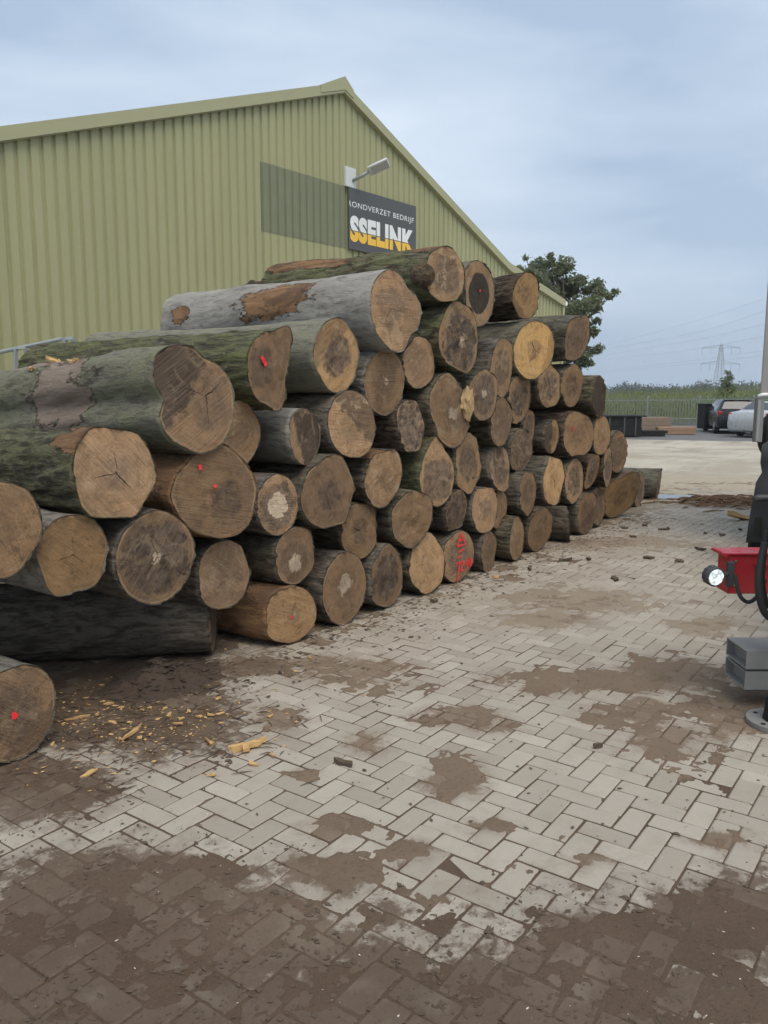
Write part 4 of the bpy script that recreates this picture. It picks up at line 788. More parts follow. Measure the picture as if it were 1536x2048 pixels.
o = obj('puddle', mesh('puddle', vs, [tuple(range(39))], M['water'])); o.location = (pp.x, pp.y, .008); o.rotation_euler.z = -.95; tag(o, kind='structure')

# ------------------------------------------------------------------ grey rail at the left, behind the logs
rail = thing('rail', 'light grey metal rail with two bracket frames against the shed, far left', 'rail', at(60, 700, 8.6))
o0 = at(60, 700, 8.6)
def rel(x, y, d): return at(x, y, d) - o0
MB().tube([rel(-60, 717, 8.9), rel(125, 678, 8.5)], .022, 8).build('bar', M['galv'], rail)
for x0, x1, yt, d in ((32, 52, 696, 8.6), (131, 147, 677, 8.4)):
    a, b, c, e = rel(x0 - 5, yt + 170, d), rel(x0, yt, d), rel(x1, yt, d), rel(x1 + 5, yt + 170, d)
    mb = MB(); mb.tube([a, b], .022, 4); mb.tube([b, c], .022, 4); mb.tube([c, e], .022, 4); mb.build('bracket', M['galv'], rail)

# ------------------------------------------------------------------ crane truck at the right edge
RZ = PH - math.pi / 2
trk = thing('crane_truck', 'crane truck at the right frame edge with red outrigger box and grey body', 'truck', LF(2.08, 4.06), RZ)
def T(x, y, d):       # local point of the truck: x right, y forward, z up
    p = at(x, y, d); return Vector((p.dot(RT) - 2.08, p.dot(FW) - 4.06, p.z))
# foot
mb = MB(); mb.tube([(0.02, 0, .004), (0.02, 0, .028)], .165, 40); fo = mb.build('foot_plate', M['steel'], trk)
mb = MB(); mb.tube([(0.02, 0, .028), (0.02, 0, .05), (.02, 0, .135), (.02, 0, .15)], [.085, .08, .075, .06], 28); mb.build('ball_socket', M['black'], fo, True)
mb = MB()
for a in (2.3, 3.6, 5.1): mb.cyl((.02 + .128 * math.cos(a), .128 * math.sin(a), .0283), (.02 + .128 * math.cos(a), .128 * math.sin(a), .0292), .013, 12)
mb.build('bolt_hole', M['black'], fo)
MB().cyl((.05, 0, .14), (.05, 0, .95), .05, 24).build('stabiliser_leg', M['black'], trk, True)
mb = MB(); mb.cyl((-.035, -.03, .20), (.05, -.03, .205), .016, 12); mb.cyl((-.05, -.03, .20), (-.03, -.03, .20), .024, 10); mb.cyl((.0, -.05, .20), (.12, -.05, .21), .035, 14); mb.build('leg_pin', M['chrome'], trk, True)
MB().box(.03, .24, -.04, .17, .62, 1.78, bev=.01).build('stabiliser_housing', M['black'], trk)
# two hollow steel beams, their open ends to the left
for z0, z1 in ((.235, .338), (.118, .222)):
    xl, xr, y0, y1, w = -.085, .95, .20, .46, .008
    vs = []
    for x, gr in ((xl, 0), (xr, 0), (xl, w), (xl + .045, w)):
        vs += [(x, y0 + gr, z0 + gr), (x, y1 - gr, z0 + gr), (x, y1 - gr, z1 - gr), (x, y0 + gr, z1 - gr)]
    fs = [(i, (i + 1) % 4, (i + 1) % 4 + 4, i + 4) for i in range(4)] + [(i, i + 8, (i + 1) % 4 + 8, (i + 1) % 4) for i in range(4)] + [(i + 8, i + 12, (i + 1) % 4 + 12, (i + 1) % 4 + 8) for i in range(4)] + [(12, 13, 14, 15)]
    MB().add(vs, fs).build('outrigger_beam', M['steel'], trk)
MB().box(-.06, .01, .23, .34, .102, .1165).build('wear_pad', M['rubber'], trk)
# red box with a folded flange on top
xb = T(1457, 1150, 4.5).x; zt = T(1457, 1110, 4.5).z; zb = T(1457, 1188, 4.5).z; yb = T(1457, 1150, 4.5).y
rb = MB().box(xb, xb + .6, yb, yb + .16, zb, zt, bev=.006).build('red_box', M['red'], trk)
mb = MB(); mb.box(xb - .028, xb + .6, yb - .012, yb + .17, zt + .001, zt + .012, bev=.003); mb.tube([(xb - .028, yb - .012, zt + .002), (xb - .028, yb + .17, zt + .002)], .011, 8); mb.build('flange', M['red'], rb)
MB().box(xb + .14, xb + .5, yb - .022, yb - .001, zt - .058, zt - .048).build('ledge', M['red'], rb)
mb = MB()
for z in (zt - .035, zb + .055): mb.cyl((xb + .035, yb - .010, z), (xb + .035, yb - .001, z), .008, 8)
mb.build('bolt', M['chrome'], rb)
# work lamp
lm = Vector((T(1427, 1152, 4.42).x, T(1427, 1152, 4.42).y, T(1427, 1152, 4.42).z)); ax = Vector((.22, -.96, -.10)).normalized()
wl = MB(); wl.tube([lm - ax * .045, lm - ax * .03, lm + ax * .022, lm + ax * .024], [.03, .054, .056, .052], 28); h = wl.build('work_lamp', M['dgrey'], trk, True)
mb = MB()
for i in range(12):
    a = i / 12 * 6.283; q = ax.orthogonal().normalized(); w = ax.cross(q); d = q * math.cos(a) + w * math.sin(a); mb.tube([lm + d * .052 - ax * .03, lm + d * .052 + ax * .008], .006, 4)
mb.build('cooling_fin', M['dgrey'], h)
t = NT('lit_lamp'); t.b.inputs['Emission Color'].default_value = (.86, 1, .97, 1); t.b.inputs['Emission Strength'].default_value = 1.6
vo = t.n('ShaderNodeTexVoronoi', {'Vector': t.coords(), 'Scale': 55.0}); M['lit'] = t.fin(t.mix(vo.outputs['Distance'], (.9, 1, .98), (.55, .66, .66)), .25)
t.set(t.b.inputs['Emission Strength'], t.lin(vo.outputs['Distance'], 0, .7, 1.0, .12))
MB().tube([lm + ax * .0245, lm + ax * .029, lm + ax * .030], [.046, .044, .02], 28).build('lens', M['lit'], h)
mb = MB(); mb.tube([lm + Vector((.05, 0, .0)), Vector((xb + .0, yb - .01, lm.z + .005))], .011, 8); mb.box(xb - .02, xb + .02, yb - .035, yb - .002, lm.z - .075, lm.z + .07, bev=.006); mb.build('lamp_bracket', M['dgrey'], trk)
# hoses
def hose(pts, r):
    P3 = [Vector(p) for p in pts]; out = []
    for i in range(len(P3) - 1):
        p0, p1, p2, p3 = P3[max(i - 1, 0)], P3[i], P3[i + 1], P3[min(i + 2, len(P3) - 1)]
        for k in range(6):
            f = k / 6; out.append(.5 * (2 * p1 + (p2 - p0) * f + (2 * p0 - 5 * p1 + 4 * p2 - p3) * f * f + (3 * p1 - p0 - 3 * p2 + p3) * f ** 3))
    out.append(P3[-1]); return MB().tube(out, r, 10).build('hose', M['rubber'], trk, True)
hose([T(1470, 1150, 4.40), T(1476, 1180, 4.36), T(1484, 1197, 4.34), T(1498, 1204, 4.34), T(1515, 1192, 4.36), T(1530, 1160, 4.4)], .011)
hose([T(1530, 1085, 4.25), T(1520, 1130, 4.22), T(1517, 1175, 4.2), T(1523, 1210, 4.2), T(1535, 1232, 4.2), T(1560, 1245, 4.2)], .019)
hose([T(1534, 1060, 4.30), T(1527, 1110, 4.28), T(1524, 1165, 4.27), T(1534, 1215, 4.28)], .016)
# rear part of the body, farther away
xg = T(1520, 790, 9.0).x; yg = T(1520, 790, 9.0).y; zg = T(1520, 792, 9.0).z
MB().box(0, 2.2, 0, 3.2, zg, 4.1, M=Matrix.Translation((xg, yg, 0)) @ Matrix.Rotation(math.radians(-31), 4, 'Z'), bev=.015).build('body_panel', M['tarp'], trk)
MB().tube([(xg - .03, yg - .02, zg - .005), (xg + .02, yg - .03, zg + .012), (xg + .18, yg - .03, zg + .02)], .022, 10).build('trim_rail', M['white'], trk, True)
mb = MB(); z1 = zg - .02; z0 = T(1514, 884, 9.0).z
mb.box(xg - .035, xg + .045, yg - .03, yg + .05, z0, z1, bev=.006); mb.build('post', M['steel'], trk)
mb = MB(); mb.box(xg - .028, xg + .0, yg - .034, yg - .031, z0 + .01, z1 - .03); mb.build('reflector_strip', M['galv'], trk)
# chassis joining the outrigger to the rear body
vs = [(x, y, z) for x, y in ((.50, .15), (2.45, 5.0), (3.35, 4.6), (1.40, -.2)) for z in (.50, .92)]
MB().add(vs, [(0, 2, 3, 1), (2, 4, 5, 3), (4, 6, 7, 5), (6, 0, 1, 7), (1, 3, 5, 7), (0, 6, 4, 2)]).build('chassis', M['black'], trk)
# wheel and mudguard
wc = Vector((xg + .30, yg + .1, 1.18))
def wheel_mesh(c, R, w, ax='x'):
    mb = MB(); prof_ = [(-w / 2, R * .62), (-w / 2, R * .9), (-w * .36, R * .985), (0, R), (w * .36, R * .985), (w / 2, R * .9), (w / 2, R * .62)]; n = 40; vs = []
    for x, q in prof_:
        for k in range(n):
            a = 2 * math.pi * k / n; vs.append((c.x + x, c.y + q * math.cos(a), c.z + q * math.sin(a)) if ax == 'x' else (c.x + q * math.cos(a), c.y + x, c.z + q * math.sin(a)))
    fs = [(i * n + k, i * n + (k + 1) % n, (i + 1) * n + (k + 1) % n, (i + 1) * n + k) for i in range(len(prof_) - 1) for k in range(n)]; mb.add(vs, fs); return mb
mb = wheel_mesh(Vector((xg + .44, yg + .1, zg - .45)), .36, .26, 'y'); wh = mb.build('spare_wheel', M['rubber'], trk, True)
mb = MB(); mb.tube([(xg + .44, yg - .0, zg - .45), (xg + .44, yg + .04, zg - .45), (xg + .44, yg + .12, zg - .45)], [.10, .22, .225], 32); mb.build('rim', M['dgrey'], wh, True)
xm = T(1512, 1000, 8.0).x; ym = T(1512, 1000, 8.0).y
mg = []
for y_, dx in ((890, .035), (925, .03), (945, .05), (965, .0), (1000, -.02), (1040, -.045), (1085, -.06)): q = T(1516, y_, 8.0); mg.append((xm + dx, q.z))
vs = []
for x, z in mg: vs += [(x, ym, z), (x + .36, ym + .62, z), (x + .75, ym, z)]
fs = []
for i in range(len(mg) - 1):
    b = i * 3; fs += [(b, b + 3, b + 4, b + 1), (b, b + 2, b + 5, b + 3)]
mgd = MB().add(vs, fs).build('mudguard', M['dgrey'], trk, True); md = mgd.modifiers.new('solid', 'SOLIDIFY'); md.thickness = .02
q = T(1512, 1000, 7.9); MB().tube([(q.x - .02, q.y, q.z), (q.x + .02, q.y, q.z + .02), (q.x + .6, q.y, q.z + .02)], [.03, .035, .035], 14).build('bumper_tube', M['dgrey'], trk, True)
MB().box(q.x + .0, q.x + .07, q.y - .015, q.y - .002, q.z - .36, q.z - .17).build('marker_plate', M['black'], trk)
MB().box(xm + .0, xm + .9, ym + .02, ym + .12, T(1512, 1100, 8).z, T(1512, 1080, 8).z, bev=.01).build('under_bar', M['black'], trk)

# ------------------------------------------------------------------ cars
M['carblack'] = plain('black_car_paint', (.012, .013, .015), .22, 0, var=.1); M['carsilver'] = plain('silver_car_paint', (.48, .495, .51), .30, .2, var=.03)
M['glass'] = plain('dark_car_glass', (.055, .065, .075), .08, 0, var=.1); M['tail'] = plain('red_tail_light', (.42, .02, .022), .25, 0, var=.15); M['plate'] = plain('yellow_plate', (.80, .52, .05), .5, var=.06)
def car(name, label, st, mat, loc, rz, kind):
    root = thing(name, label, 'car', loc, rz, 'cars parked by the fence'); rows_ = []
    for x, zb, zm, bl, top, w, wb, wt_ in st:
        h = [(0, zb), (w * .82, zb), (w * .97, zb + .10), (w, zm), (w * .985, (zm + bl) / 2), (wb, bl), ((wb + wt_) / 2 + .01, (bl + top) / 2), (wt_, top - .035), (wt_ * .8, top), (0, top + .015)]
        rows_.append([(x, y, z) for y, z in h] + [(x, -y, z) for y, z in reversed(h[1:-1])])
    co = np.array(rows_); me = grid_mesh('body', co, True, mat); bm = bmesh.new(); bm.from_mesh(me)
    bm.verts.ensure_lookup_table(); n = co.shape[1]
    bm.faces.new([bm.verts[i] for i in range(n)]); bm.faces.new([bm.verts[(len(st) - 1) * n + i] for i in reversed(range(n))]); bmesh.ops.recalc_face_normals(bm, faces=bm.faces); bm.to_mesh(me); bm.free()
    me.set_sharp_from_angle(angle=math.radians(32)); obj('body', me, root)
    glass = kind['glass']
    for i0, i1 in glass:            # side windows between stations, a little proud of the body
        for sg in (1, -1):
            vs = []
            for i in (i0, i1):
                for j in (5, 6, 7): p = co[i, j]; vs.append((p[0], sg * (p[1] + .006), p[2] + (.03 if j == 5 else (-.03 if j == 7 else 0))))
            MB().add(vs, [(0, 3, 4, 1), (1, 4, 5, 2)]).build('side_window', M['glass'], root)
    (i0, i1), wi = kind['rear'], .86
    a, b = co[i0, 8], co[i1, 8]
    nrm = Vector((-(b[2] - a[2]), 0, b[0] - a[0])).normalized() * .014
    ya, yb_ = co[i0, 7][1] * .93, co[i1, 7][1] * .88
    f = lambda q: (a[0] + (b[0] - a[0]) * q, a[2] + .012 + (b[2] - a[2]) * q)
    (x0, z0), (x1, z1) = f(.10), f(.90)
    MB().add([(x0 + nrm.x, -ya, z0 + nrm.z), (x0 + nrm.x, ya, z0 + nrm.z), (x1 + nrm.x, yb_, z1 + nrm.z), (x1 + nrm.x, -yb_, z1 + nrm.z)], [(0, 1, 2, 3)]).build('rear_window', M['glass'], root)
    for sg in (1, -1):
        x, w, zl = kind['tail']; tl = MB().box(x - .03, x + .16, w - .17, w + .012, zl - .13, zl + .13, M=Matrix.Diagonal((1, sg, 1, 1)), bev=.02).build('tail_light', M['tail'], root)
    for xx in kind['wheels']:
        for sg in (1, -1):
            c = Vector((xx, sg * (st[2][5] - .10), .315)); wmsh = wheel_mesh(c, .315, .20, 'y').build('wheel', M['rubber'], root, True)
            mb = MB(); mb.cyl((xx, sg * (st[2][5] - .06), .315), (xx, sg * (st[2][5] + .004), .315), .20, 24, .185); mb.build('rim', M['chrome'], wmsh)
            mb = MB()
            for k in range(8):
                a_ = k / 8 * 6.283; mb.cyl((xx + .12 * math.cos(a_), sg * (st[2][5] + .0045), .315 + .12 * math.sin(a_)), (xx + .12 * math.cos(a_), sg * (st[2][5] + .006), .315 + .12 * math.sin(a_)), .034, 8)
            mb.build('rim_hole', M['black'], wmsh)
    return root
HB = [(-.02, .34, .46, .56, .60, .62, .60, .55), (.0, .30, .50, .74, .80, .84, .80, .74), (.06, .24, .52, .93, .98, .87, .83, .76), (.12, .22, .55, .96, 1.02, .875, .84, .74), (.42, .20, .56, .97, 1.40, .88, .85, .62), (.60, .20, .56, .97, 1.455, .88, .85, .62),
      (1.5, .20, .56, .96, 1.47, .885, .86, .64), (2.35, .20, .56, .95, 1.42, .88, .86, .62), (3.05, .20, .56, .93, .97, .875, .83, .76), (3.75, .20, .55, .82, .86, .85, .80, .72), (4.02, .24, .5, .68, .72, .80, .76, .68), (4.10, .32, .48, .56, .60, .70, .66, .58)]
fw_ang = PH
hb = car('hatchback_car', 'black hatchback seen from behind with red tail lights and yellow number plate', HB, M['carblack'], LF(15.35, 35.0), fw_ang - math.radians(12), dict(glass=[(4, 6), (6, 7)], rear=(3, 4), tail=(.06, .84, .86), wheels=(.72, 3.25)))
MB().box(-.036, -.022, -.26, .26, .50, .60).build('number_plate', M['plate'], hb)
em = MB().cyl((.055, 0, .84), (.02, 0, .84), .062, 20).build('emblem', M['white'], hb)
mb = MB(); mb.tube([(.018, -.04, .865), (.018, -.015, .81), (.018, 0, .85), (.018, .015, .81), (.018, .04, .865)], .006, 4); mb.build('emblem_strokes', M['black'], em)
MB().box(.40, .58, -.60, .60, 1.44, 1.475, bev=.01).build('spoiler', M['carblack'], hb); MB().cyl((1.2, 0, 1.47), (1.15, 0, 1.66), .006, 6).build('aerial', M['black'], hb)
SB = [(-.02, .34, .46, .56, .60, .60, .58, .52), (.0, .28, .52, .74, .80, .82, .78, .70), (.08, .22, .56, .92, .98, .86, .82, .74), (.20, .20, .57, .96, 1.03, .875, .84, .74), (.70, .20, .58, .97, 1.06, .88, .85, .70), (1.40, .20, .58, .96, 1.38, .885, .86, .60), (1.9, .2, .58, .95, 1.41, .885, .86, .62),
      (2.5, .2, .58, .94, 1.37, .88, .86, .61), (3.2, .2, .57, .92, .97, .875, .84, .75), (4.0, .22, .55, .82, .86, .85, .8, .72), (4.3, .26, .5, .66, .70, .78, .74, .66), (4.38, .34, .48, .56, .6, .68, .64, .56)]
sv_ = car('silver_car', 'silver saloon car half hidden behind the truck, in front of the black hatchback', SB, M['carsilver'], LF(14.45, 32.2), fw_ang - math.radians(52), dict(glass=[(4, 5), (5, 7)], rear=(4, 5), tail=(.10, .845, .84), wheels=(.98, 3.5)))

# ------------------------------------------------------------------ fence, field, stacks
M['pale'] = plain('weathered_zinc', (.17, .20, .17), .75, .1, var=.2, scale=3)
fence = thing('palisade_fence', 'galvanised palisade fence with pointed pales in front of the maize field', 'fence', LF(10, 46))
fA, fB = LF(8.5, 47) - LF(10, 46), LF(26, 43) - LF(10, 46); fl = (fB - fA).length; fd = (fB - fA).normalized(); fz = .0
def fz_(s): return .02 + .14 * s / fl
pale = mesh('pale', [(-.032, 0, 0), (.032, 0, 0), (.032, 0, 1.44), (0, 0, 1.52), (-.032, 0, 1.44), (-.012, .02, 0), (.012, .02, 0), (.012, .02, 1.44), (-.012, .02, 1.44)], [(0, 1, 2, 3, 4), (5, 0, 4, 8), (1, 6, 7, 2), (6, 5, 8, 7)], M['pale'])
ang = math.atan2(fd.y, fd.x); s = 0.0
while s < fl:
    o = obj('pale', pale, fence); p = fA + fd * s; o.location = (p.x, p.y, fz_(s)); o.rotation_euler.z = ang; s += .152
s = 1.0
while s < fl:
    p = fA + fd * s; MB().box(-.05, .05, .03, .13, 0, 1.56, M=Matrix.Translation((p.x, p.y, fz_(s) - .02)) @ Matrix.Rotation(ang, 4, 'Z')).build('post', M['galv'], fence); s += 2.75
for z in (.28, 1.30):
    p0, p1 = fA + Vector((0, 0, z + fz_(0))), fB + Vector((0, 0, z + fz_(fl))); nrm = Vector((-fd.y, fd.x, 0)) * .03; mb = MB(); mb.tube([p0 + nrm, p1 + nrm], .03, 4); mb.build('rail', M['galv'], fence)
def leaf_mat(name, c0, c1, sc=.8):
    t = NT(name); P = t.pos(); g = t.mix(t.noise(P, sc, 4, .6), c0, c1); g = t.mix(t.math('MULTIPLY', t.noise(P, sc * 9, 3, .6), .5), g, c1)
    t.set(t.b.inputs['Base Color'], g); t.b.inputs['Roughness'].default_value = .65; t.b.inputs['Specular IOR Level'].default_value = .3
    tr = t.n('ShaderNodeBsdfTranslucent', {'Color': g}); ms = t.n('ShaderNodeMixShader', {'Fac': .42}); t.t.links.new(t.b.outputs[0], ms.inputs[1]); t.t.links.new(tr.outputs[0], ms.inputs[2]); t.t.links.new(ms.outputs[0], t.out.inputs[0]); return t.m
M['maize'] = leaf_mat('maize_leaf', (.115, .16, .042), (.26, .285, .10), .9); M['leaf'] = leaf_mat('tree_leaf', (.125, .155, .088), (.225, .25, .145), .7); M['farleaf'] = leaf_mat('far_leaf', (.032, .052, .026), (.065, .085, .042), .05)
# maize: stalk with drooping blades, rows behind the fence
rr = random.Random(9); vs = []; fs = []
def blade(p, a, l, h0, droop, w):
    b = len(vs); d = Vector((math.cos(a), math.sin(a), 0)); n_ = Vector((-d.y, d.x, 0))
    for f, wf in ((0, .6), (.35, 1), (.7, .8), (1, .05)):
        c = p + d * (l * f) + Vector((0, 0, h0 + l * .9 * f - droop * f * f)); q = n_ * w * wf; vs.extend([tuple(c - q), tuple(c + q)])
    for i in range(3): fs.append((b + 2 * i, b + 2 * i + 1, b + 2 * i + 3, b + 2 * i + 2))
for row in range(16):
    d = 1.2 + row * .9 + row * row * .12; s = -3.0
    while s < fl + 14:
        p = LF(10, 46) + fA + fd * s + Vector((-fd.y, fd.x, 0)) * d; h = (1.62 + .035 * s * min(1, s / 6 if s > 0 else 0)) * rr.uniform(.86, 1.08); h = min(h, 2.25); p.z = 0
        b = len(vs); vs.extend([(p.x - .02, p.y, 0), (p.x + .02, p.y, 0), (p.x + .012, p.y, h), (p.x - .012, p.y, h)]); fs.append((b, b + 1, b + 2, b + 3))
        for q in range(8): blade(p, rr.uniform(0, 6.28), rr.uniform(.35, .7), h * (.2 + .75 * q / 8), rr.uniform(.4, .9), .03)
        for q in range(3): blade(p, rr.uniform(0, 6.28), .16, h - .02, .02, .008)
        s += rr.uniform(.16, .3) * (1 if row < 8 else 1.8)
tag(obj('maize_field', mesh('maize_field', vs, fs, M['maize'])), 'dense green maize crop standing behind the palisade fence', 'maize', kind='stuff')
# dark stack and timber by the fence
cs = thing('crate_stack', 'black boxy stack of steel crates in front of the fence, right of the pile', 'crate stack', LF(9.4, 32.6), RZ)
MB().box(-1.15, 1.02, 0, 1.2, .03, .38, bev=.01).build('lower_crate', M['black'], cs); MB().box(-1.15, 1.0, .02, 1.2, .385, .80, bev=.01).build('upper_crate', M['black'], cs)
MB().box(-1.18, 1.18, -.05, 1.25, .803, .86, bev=.008).build('lid', M['black'], cs)
for x in (-.8, -.3, .3, .75): MB().box(x - .03, x + .03, -.02, .018, .05, .79).build('rib', M['dgrey'], cs)
M['timber'] = plain('weathered_timber', (.235, .18, .135), .88, var=.3, scale=5, bump=.006); M['timber2'] = plain('brown_timber', (.30, .19, .125), .88, var=.25, scale=5, bump=.006)
def beam_stack(name, label, loc, rz, dims, mats, nx, nz, ln):
    t_ = thing(name, label, 'timber stack', loc, rz, 'timber stacks by the fence'); w, h = dims
    for j in range(nz):
        for i in range(nx):
            o = MB().box(RNG.uniform(-.06, .06), ln + RNG.uniform(-.1, .1), i * (w + .01), i * (w + .01) + w, j * (h + .006), j * (h + .006) + h, bev=.008).build('beam', mats[(i + j) % len(mats)], t_)
    return t_
beam_stack('beam_stack', 'tall stack of grey weathered beams behind the low timber stack', LF(10.6, 35.6, 0), RZ, (.20, .17), [M['timber']], 4, 4, 2.0)
beam_stack('beam_stack', 'low stack of brown beams nearest the cars', LF(11.8, 34.6, 0), RZ, (.22, .15), [M['timber2']], 3, 2, 1.55)
beam_stack('beam_stack', 'low dark stack of blackened beams beside the black crates', LF(10.5, 33.2, 0), RZ, (.2, .11), [M['black']], 3, 2, 1.1)
dk = thing('skip', 'dark bin standing behind the black hatchback', 'bin', LF(15.2, 37.6), RZ); MB().box(-.30, .45, 0, .9, .1, 1.22, bev=.02).build('bin_body', M['black'], dk); MB().box(-.33, .48, -.03, .93, 1.222, 1.27, bev=.015).build('bin_lid', M['black'], dk)

# ------------------------------------------------------------------ trees
M['trunk'] = plain('trunk_bark', (.075, .06, .045), .9, var=.4, scale=6, bump=.01)
def leaf_cloud(clumps, n, size, seed):
    r = np.random.default_rng(seed); C = np.array([c[:3] for c in clumps]); R = np.array([c[3] for c in clumps]); w = R ** 2.2; w /= w.sum(); pick = r.choice(len(C), n, p=w)
    d = r.normal(size=(n, 3)); d /= np.linalg.norm(d, axis=1)[:, None]; rad = (r.random(n) ** .45); lob = 1 + .35 * np.sin(d[:, 0] * 7 + pick) * np.sin(d[:, 2] * 6 + pick * 2)
    c = C[pick] + d * (rad * R[pick] * lob)[:, None] * np.array([1, 1, .8]); a = r.normal(size=(n, 3)) + d * .3; a /= np.linalg.norm(a, axis=1)[:, None]
    b = np.cross(a, r.normal(size=(n, 3))); b /= np.linalg.norm(b, axis=1)[:, None]; sz = size * r.uniform(.6, 1.4, n)[:, None]
    V = np.stack([c - a * sz, c + b * sz * .5, c + a * sz, c - b * sz * .5], 1).reshape(-1, 3)
    me = bpy.data.meshes.new('crown'); me.vertices.add(len(V)); me.vertices.foreach_set('co', V.astype(np.float32).ravel()); me.loops.add(4 * n); me.loops.foreach_set('vertex_index', np.arange(4 * n, dtype=np.int32)); me.polygons.add(n)
    me.polygons.foreach_set('loop_start', np.arange(0, 4 * n, 4, dtype=np.int32)); me.polygons.foreach_set('loop_total', np.full(n, 4, np.int32)); me.update(calc_edges=True); return me
def tree(name, label, base, pts, n, size, seed, mat, tr=.22):
    root = thing(name, label, 'tree', base); b = Vector(base); rel_ = [tuple(Vector(p[:3]) - b) + (p[3],) for p in pts]; top = max(p[2] for p in rel_); cen = sum((Vector(p[:3]) for p in rel_), Vector()) / len(rel_)
    mb = MB(); fork = Vector((cen.x * .5, cen.y * .5, top * .45)); mb.tube([(0, 0, -.1), (cen.x * .2, cen.y * .2, top * .22), fork], [tr, tr * .75, tr * .6], 10); mb.build('trunk', M['trunk'], root, True); mb = MB()
    for p in rel_: q = Vector(p[:3]); mb.tube([fork * .9, fork.lerp(q, .5) + Vector((0, 0, .2)), q], [tr * .4, tr * .22, tr * .06], 6)
    mb.build('limbs', M['trunk'], root, True); me = leaf_cloud(rel_, n, size, seed); me.materials.append(mat); obj('crown', me, root); return root
D = 40.0; cl = []
rr = random.Random(21)
for x, y, r_ in ((1062, 545, .75), (1085, 535, .8), (1110, 545, .9), (1100, 580, 1.2), (1060, 590, 1.0), (1130, 585, 1.0), (1150, 575, .75), (1175, 565, .7), (1190, 585, .65), (1205, 590, .35), (1170, 605, .9), (1150, 630, 1.0), (1178, 640, .55), (1165, 665, .6), (1185, 690, .4), (1160, 700, .7), (1172, 725, .4), (1120, 650, 1.3), (1140, 720, .9), (1195, 610, .45), (1050, 530, .4), (1120, 525, .4)):
    p = at(x, y, D + rr.uniform(-1.4, 1.4)); cl.append((p.x, p.y, p.z, r_))
tree('oak_tree', 'broad leafy tree standing behind the right corner of the shed', at(1110, 855, D) * 1.0 - Vector((0, 0, at(1110, 855, D).z)), [(a + rr.uniform(-.5, .5), b + rr.uniform(-.5, .5), c + rr.uniform(-.35, .35), d * rr.uniform(.34, .70)) for a, b, c, d in cl for _ in range(3)], 21000, .09, 3, M['leaf'])
D = 52.0; cl = [(*at(x, y, D + rr.uniform(-.3, .3)), r_) for x, y, r_ in ((1455, 745, .22), (1460, 755, .3), (1450, 762, .3), (1458, 770, .35), (1452, 782, .5), (1463, 778, .35), (1447, 790, .5), (1456, 800, .6))]
b_ = at(1455, 840, D); tree('young_tree', 'slender young tree rising above the fence left of the truck', (b_.x, b_.y, 0), cl, 1500, .085, 5, M['leaf'], .05)
# far wood
r2 = random.Random(4); cl = []
for x, y, r_ in [(1232 + i * 7.5, 783 - 8 * math.exp(-((i - 4) / 5) ** 2) + 3 * math.sin(i * 1.9), 3.4) for i in range(26)] + [(1440 + i * 8, 777 - .5 * i + 2 * math.sin(i * 2.2), 3.6) for i in range(16)] + [(1395 + i * 7, 774, 3.6) for i in range(4)] + [(900 + i * 18, 785, 4) for i in range(18)] + [(1570 + i * 20, 775, 4.5) for i in range(8)]:
    p = at(x, y, 410 + r2.uniform(-15, 15)); cl.append((p.x, p.y, p.z, r_ * r2.uniform(.8, 1.2))); cl.append((p.x, p.y, max(1.5, p.z - 4.0), r_ * 1.3)); cl.append((p.x + r2.uniform(-3, 3), p.y, 1.5, r_ * 1.2))
me = leaf_cloud(cl, 30000, .62, 8); me.materials.append(M['farleaf']); tag(obj('far_wood', me), 'distant dark green tree line on the horizon', 'wood', kind='stuff')

# ------------------------------------------------------------------ pylon and wires
M['lattice'] = plain('pylon_steel', (.30, .33, .35), .7, .2, var=.1)
PD = 600.0; pb = at(1437, 787, PD); pyl = thing('pylon', 'lattice electricity pylon with two cross-arms on the horizon', 'pylon', (pb.x, pb.y, 0), RZ); k_ = PD / FPX
zt = HCAM + 97 * k_; zu = HCAM + 89 * k_; zl_ = HCAM + 58 * k_
def hw(z): return 3.9 - (3.9 - .9) * min(1, z / zu)
mb = MB(); R_ = .22
for sx in (-1, 1):
    for sy in (-1, 1): mb.tube([(sx * hw(0), sy * hw(0), 0), (sx * hw(zu), sy * hw(zu), zu), (0, 0, zt)], R_, 4)
zz = [0, 5, 9.5, 13.5, 17, 20, 23, 26, 29, 31.5, zu]
for a, b in zip(zz[:-1], zz[1:]):
    for sy in (-1, 1):
        mb.tube([(-hw(a), sy * hw(a), a), (hw(b), sy * hw(b), b)], .12, 3); mb.tube([(hw(a), sy * hw(a), a), (-hw(b), sy * hw(b), b)], .12, 3); mb.tube([(sy * hw(a), -hw(a), a), (sy * hw(b), hw(b), b)], .12, 3)
mb.build('mast', M['lattice'], pyl)
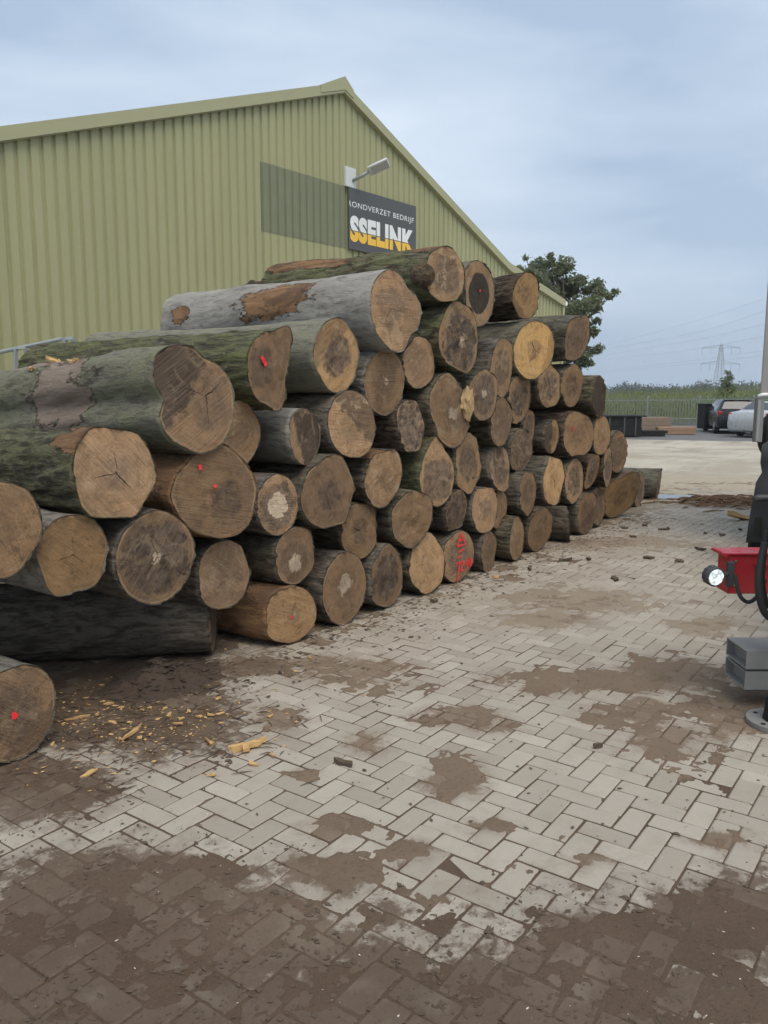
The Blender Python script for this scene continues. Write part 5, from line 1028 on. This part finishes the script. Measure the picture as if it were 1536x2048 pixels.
for z, h in ((zu, 38 * k_), (zl_, 39 * k_)):
    mb = MB(); w = hw(z)
    for sg in (-1, 1):
        mb.tube([(sg * w, 0, z + .0), (sg * h, 0, z - .4)], .20, 4); mb.tube([(sg * w, 0, z + 2.0), (sg * h, 0, z - .2)], .20, 4); n = 7
        for i in range(n): f0, f1 = i / n, (i + .5) / n; mb.tube([(sg * (w + (h - w) * f0), 0, z - .4 * f0), (sg * (w + (h - w) * f1), 0, z + 2 - 2.2 * f1)], .09, 3)
    arm = mb.build('cross_arm', M['lattice'], pyl)
    for f in (-1, -.55, .55, 1): mb = MB(); mb.tube([(f * h * .97, 0, z - .4), (f * h * .97, 0, z - 5.0)], .13, 4); mb.build('insulator', M['lattice'], arm)
# wires of the nearer line crossing the view
WR = [((1521, 600), (1380, 645), (1214, 690)), ((1521, 625), (1380, 668), (1200, 700)), ((1521, 650), (1390, 680), (1200, 712)), ((1500, 678), (1380, 700), (1190, 722)), ((1521, 702), (1380, 722), (1185, 745)), ((1521, 712), (1380, 728), (1185, 748))]
for i, (a, b, c) in enumerate(WR):
    e = (a[0] + (a[0] - b[0]) * 1.1, a[1] + (a[1] - b[1]) * 1.25); z_ = (c[0] - 140, c[1] + (c[1] - b[1]) * .75)
    q = [at(*e, 165), at(*a, 210), at(*b, 290), at(*c, 400), at(*z_, 480)]; out = []
    for j in range(4):
        p0, p1, p2, p3 = q[max(j - 1, 0)], q[j], q[j + 1], q[min(j + 2, 4)]
        for k in range(8): f = k / 8; out.append(.5 * (2 * p1 + (p2 - p0) * f + (2 * p0 - 5 * p1 + 4 * p2 - p3) * f * f + (3 * p1 - p0 - 3 * p2 + p3) * f ** 3))
    out.append(q[4]); tag(MB().tube(out, .021, 3).build('power_line', M['lattice']), ['topmost', 'second', 'third', 'fourth', 'fifth', 'lowest'][i] + ' of the six overhead wires crossing the sky at the right', 'power line', 'overhead wires')

# ------------------------------------------------------------------ damp air
t = NT('air'); t.t.nodes.remove(t.b); pv = t.n('ShaderNodeVolumePrincipled', {'Color': (.96, .98, 1.0, 1), 'Density': .00055, 'Anisotropy': .3}); t.t.links.new(pv.outputs[0], t.out.inputs['Volume'])
tag(MB().box(-305, 905, -305, 905, -1.1, 48).build('haze', t.m), kind='stuff')
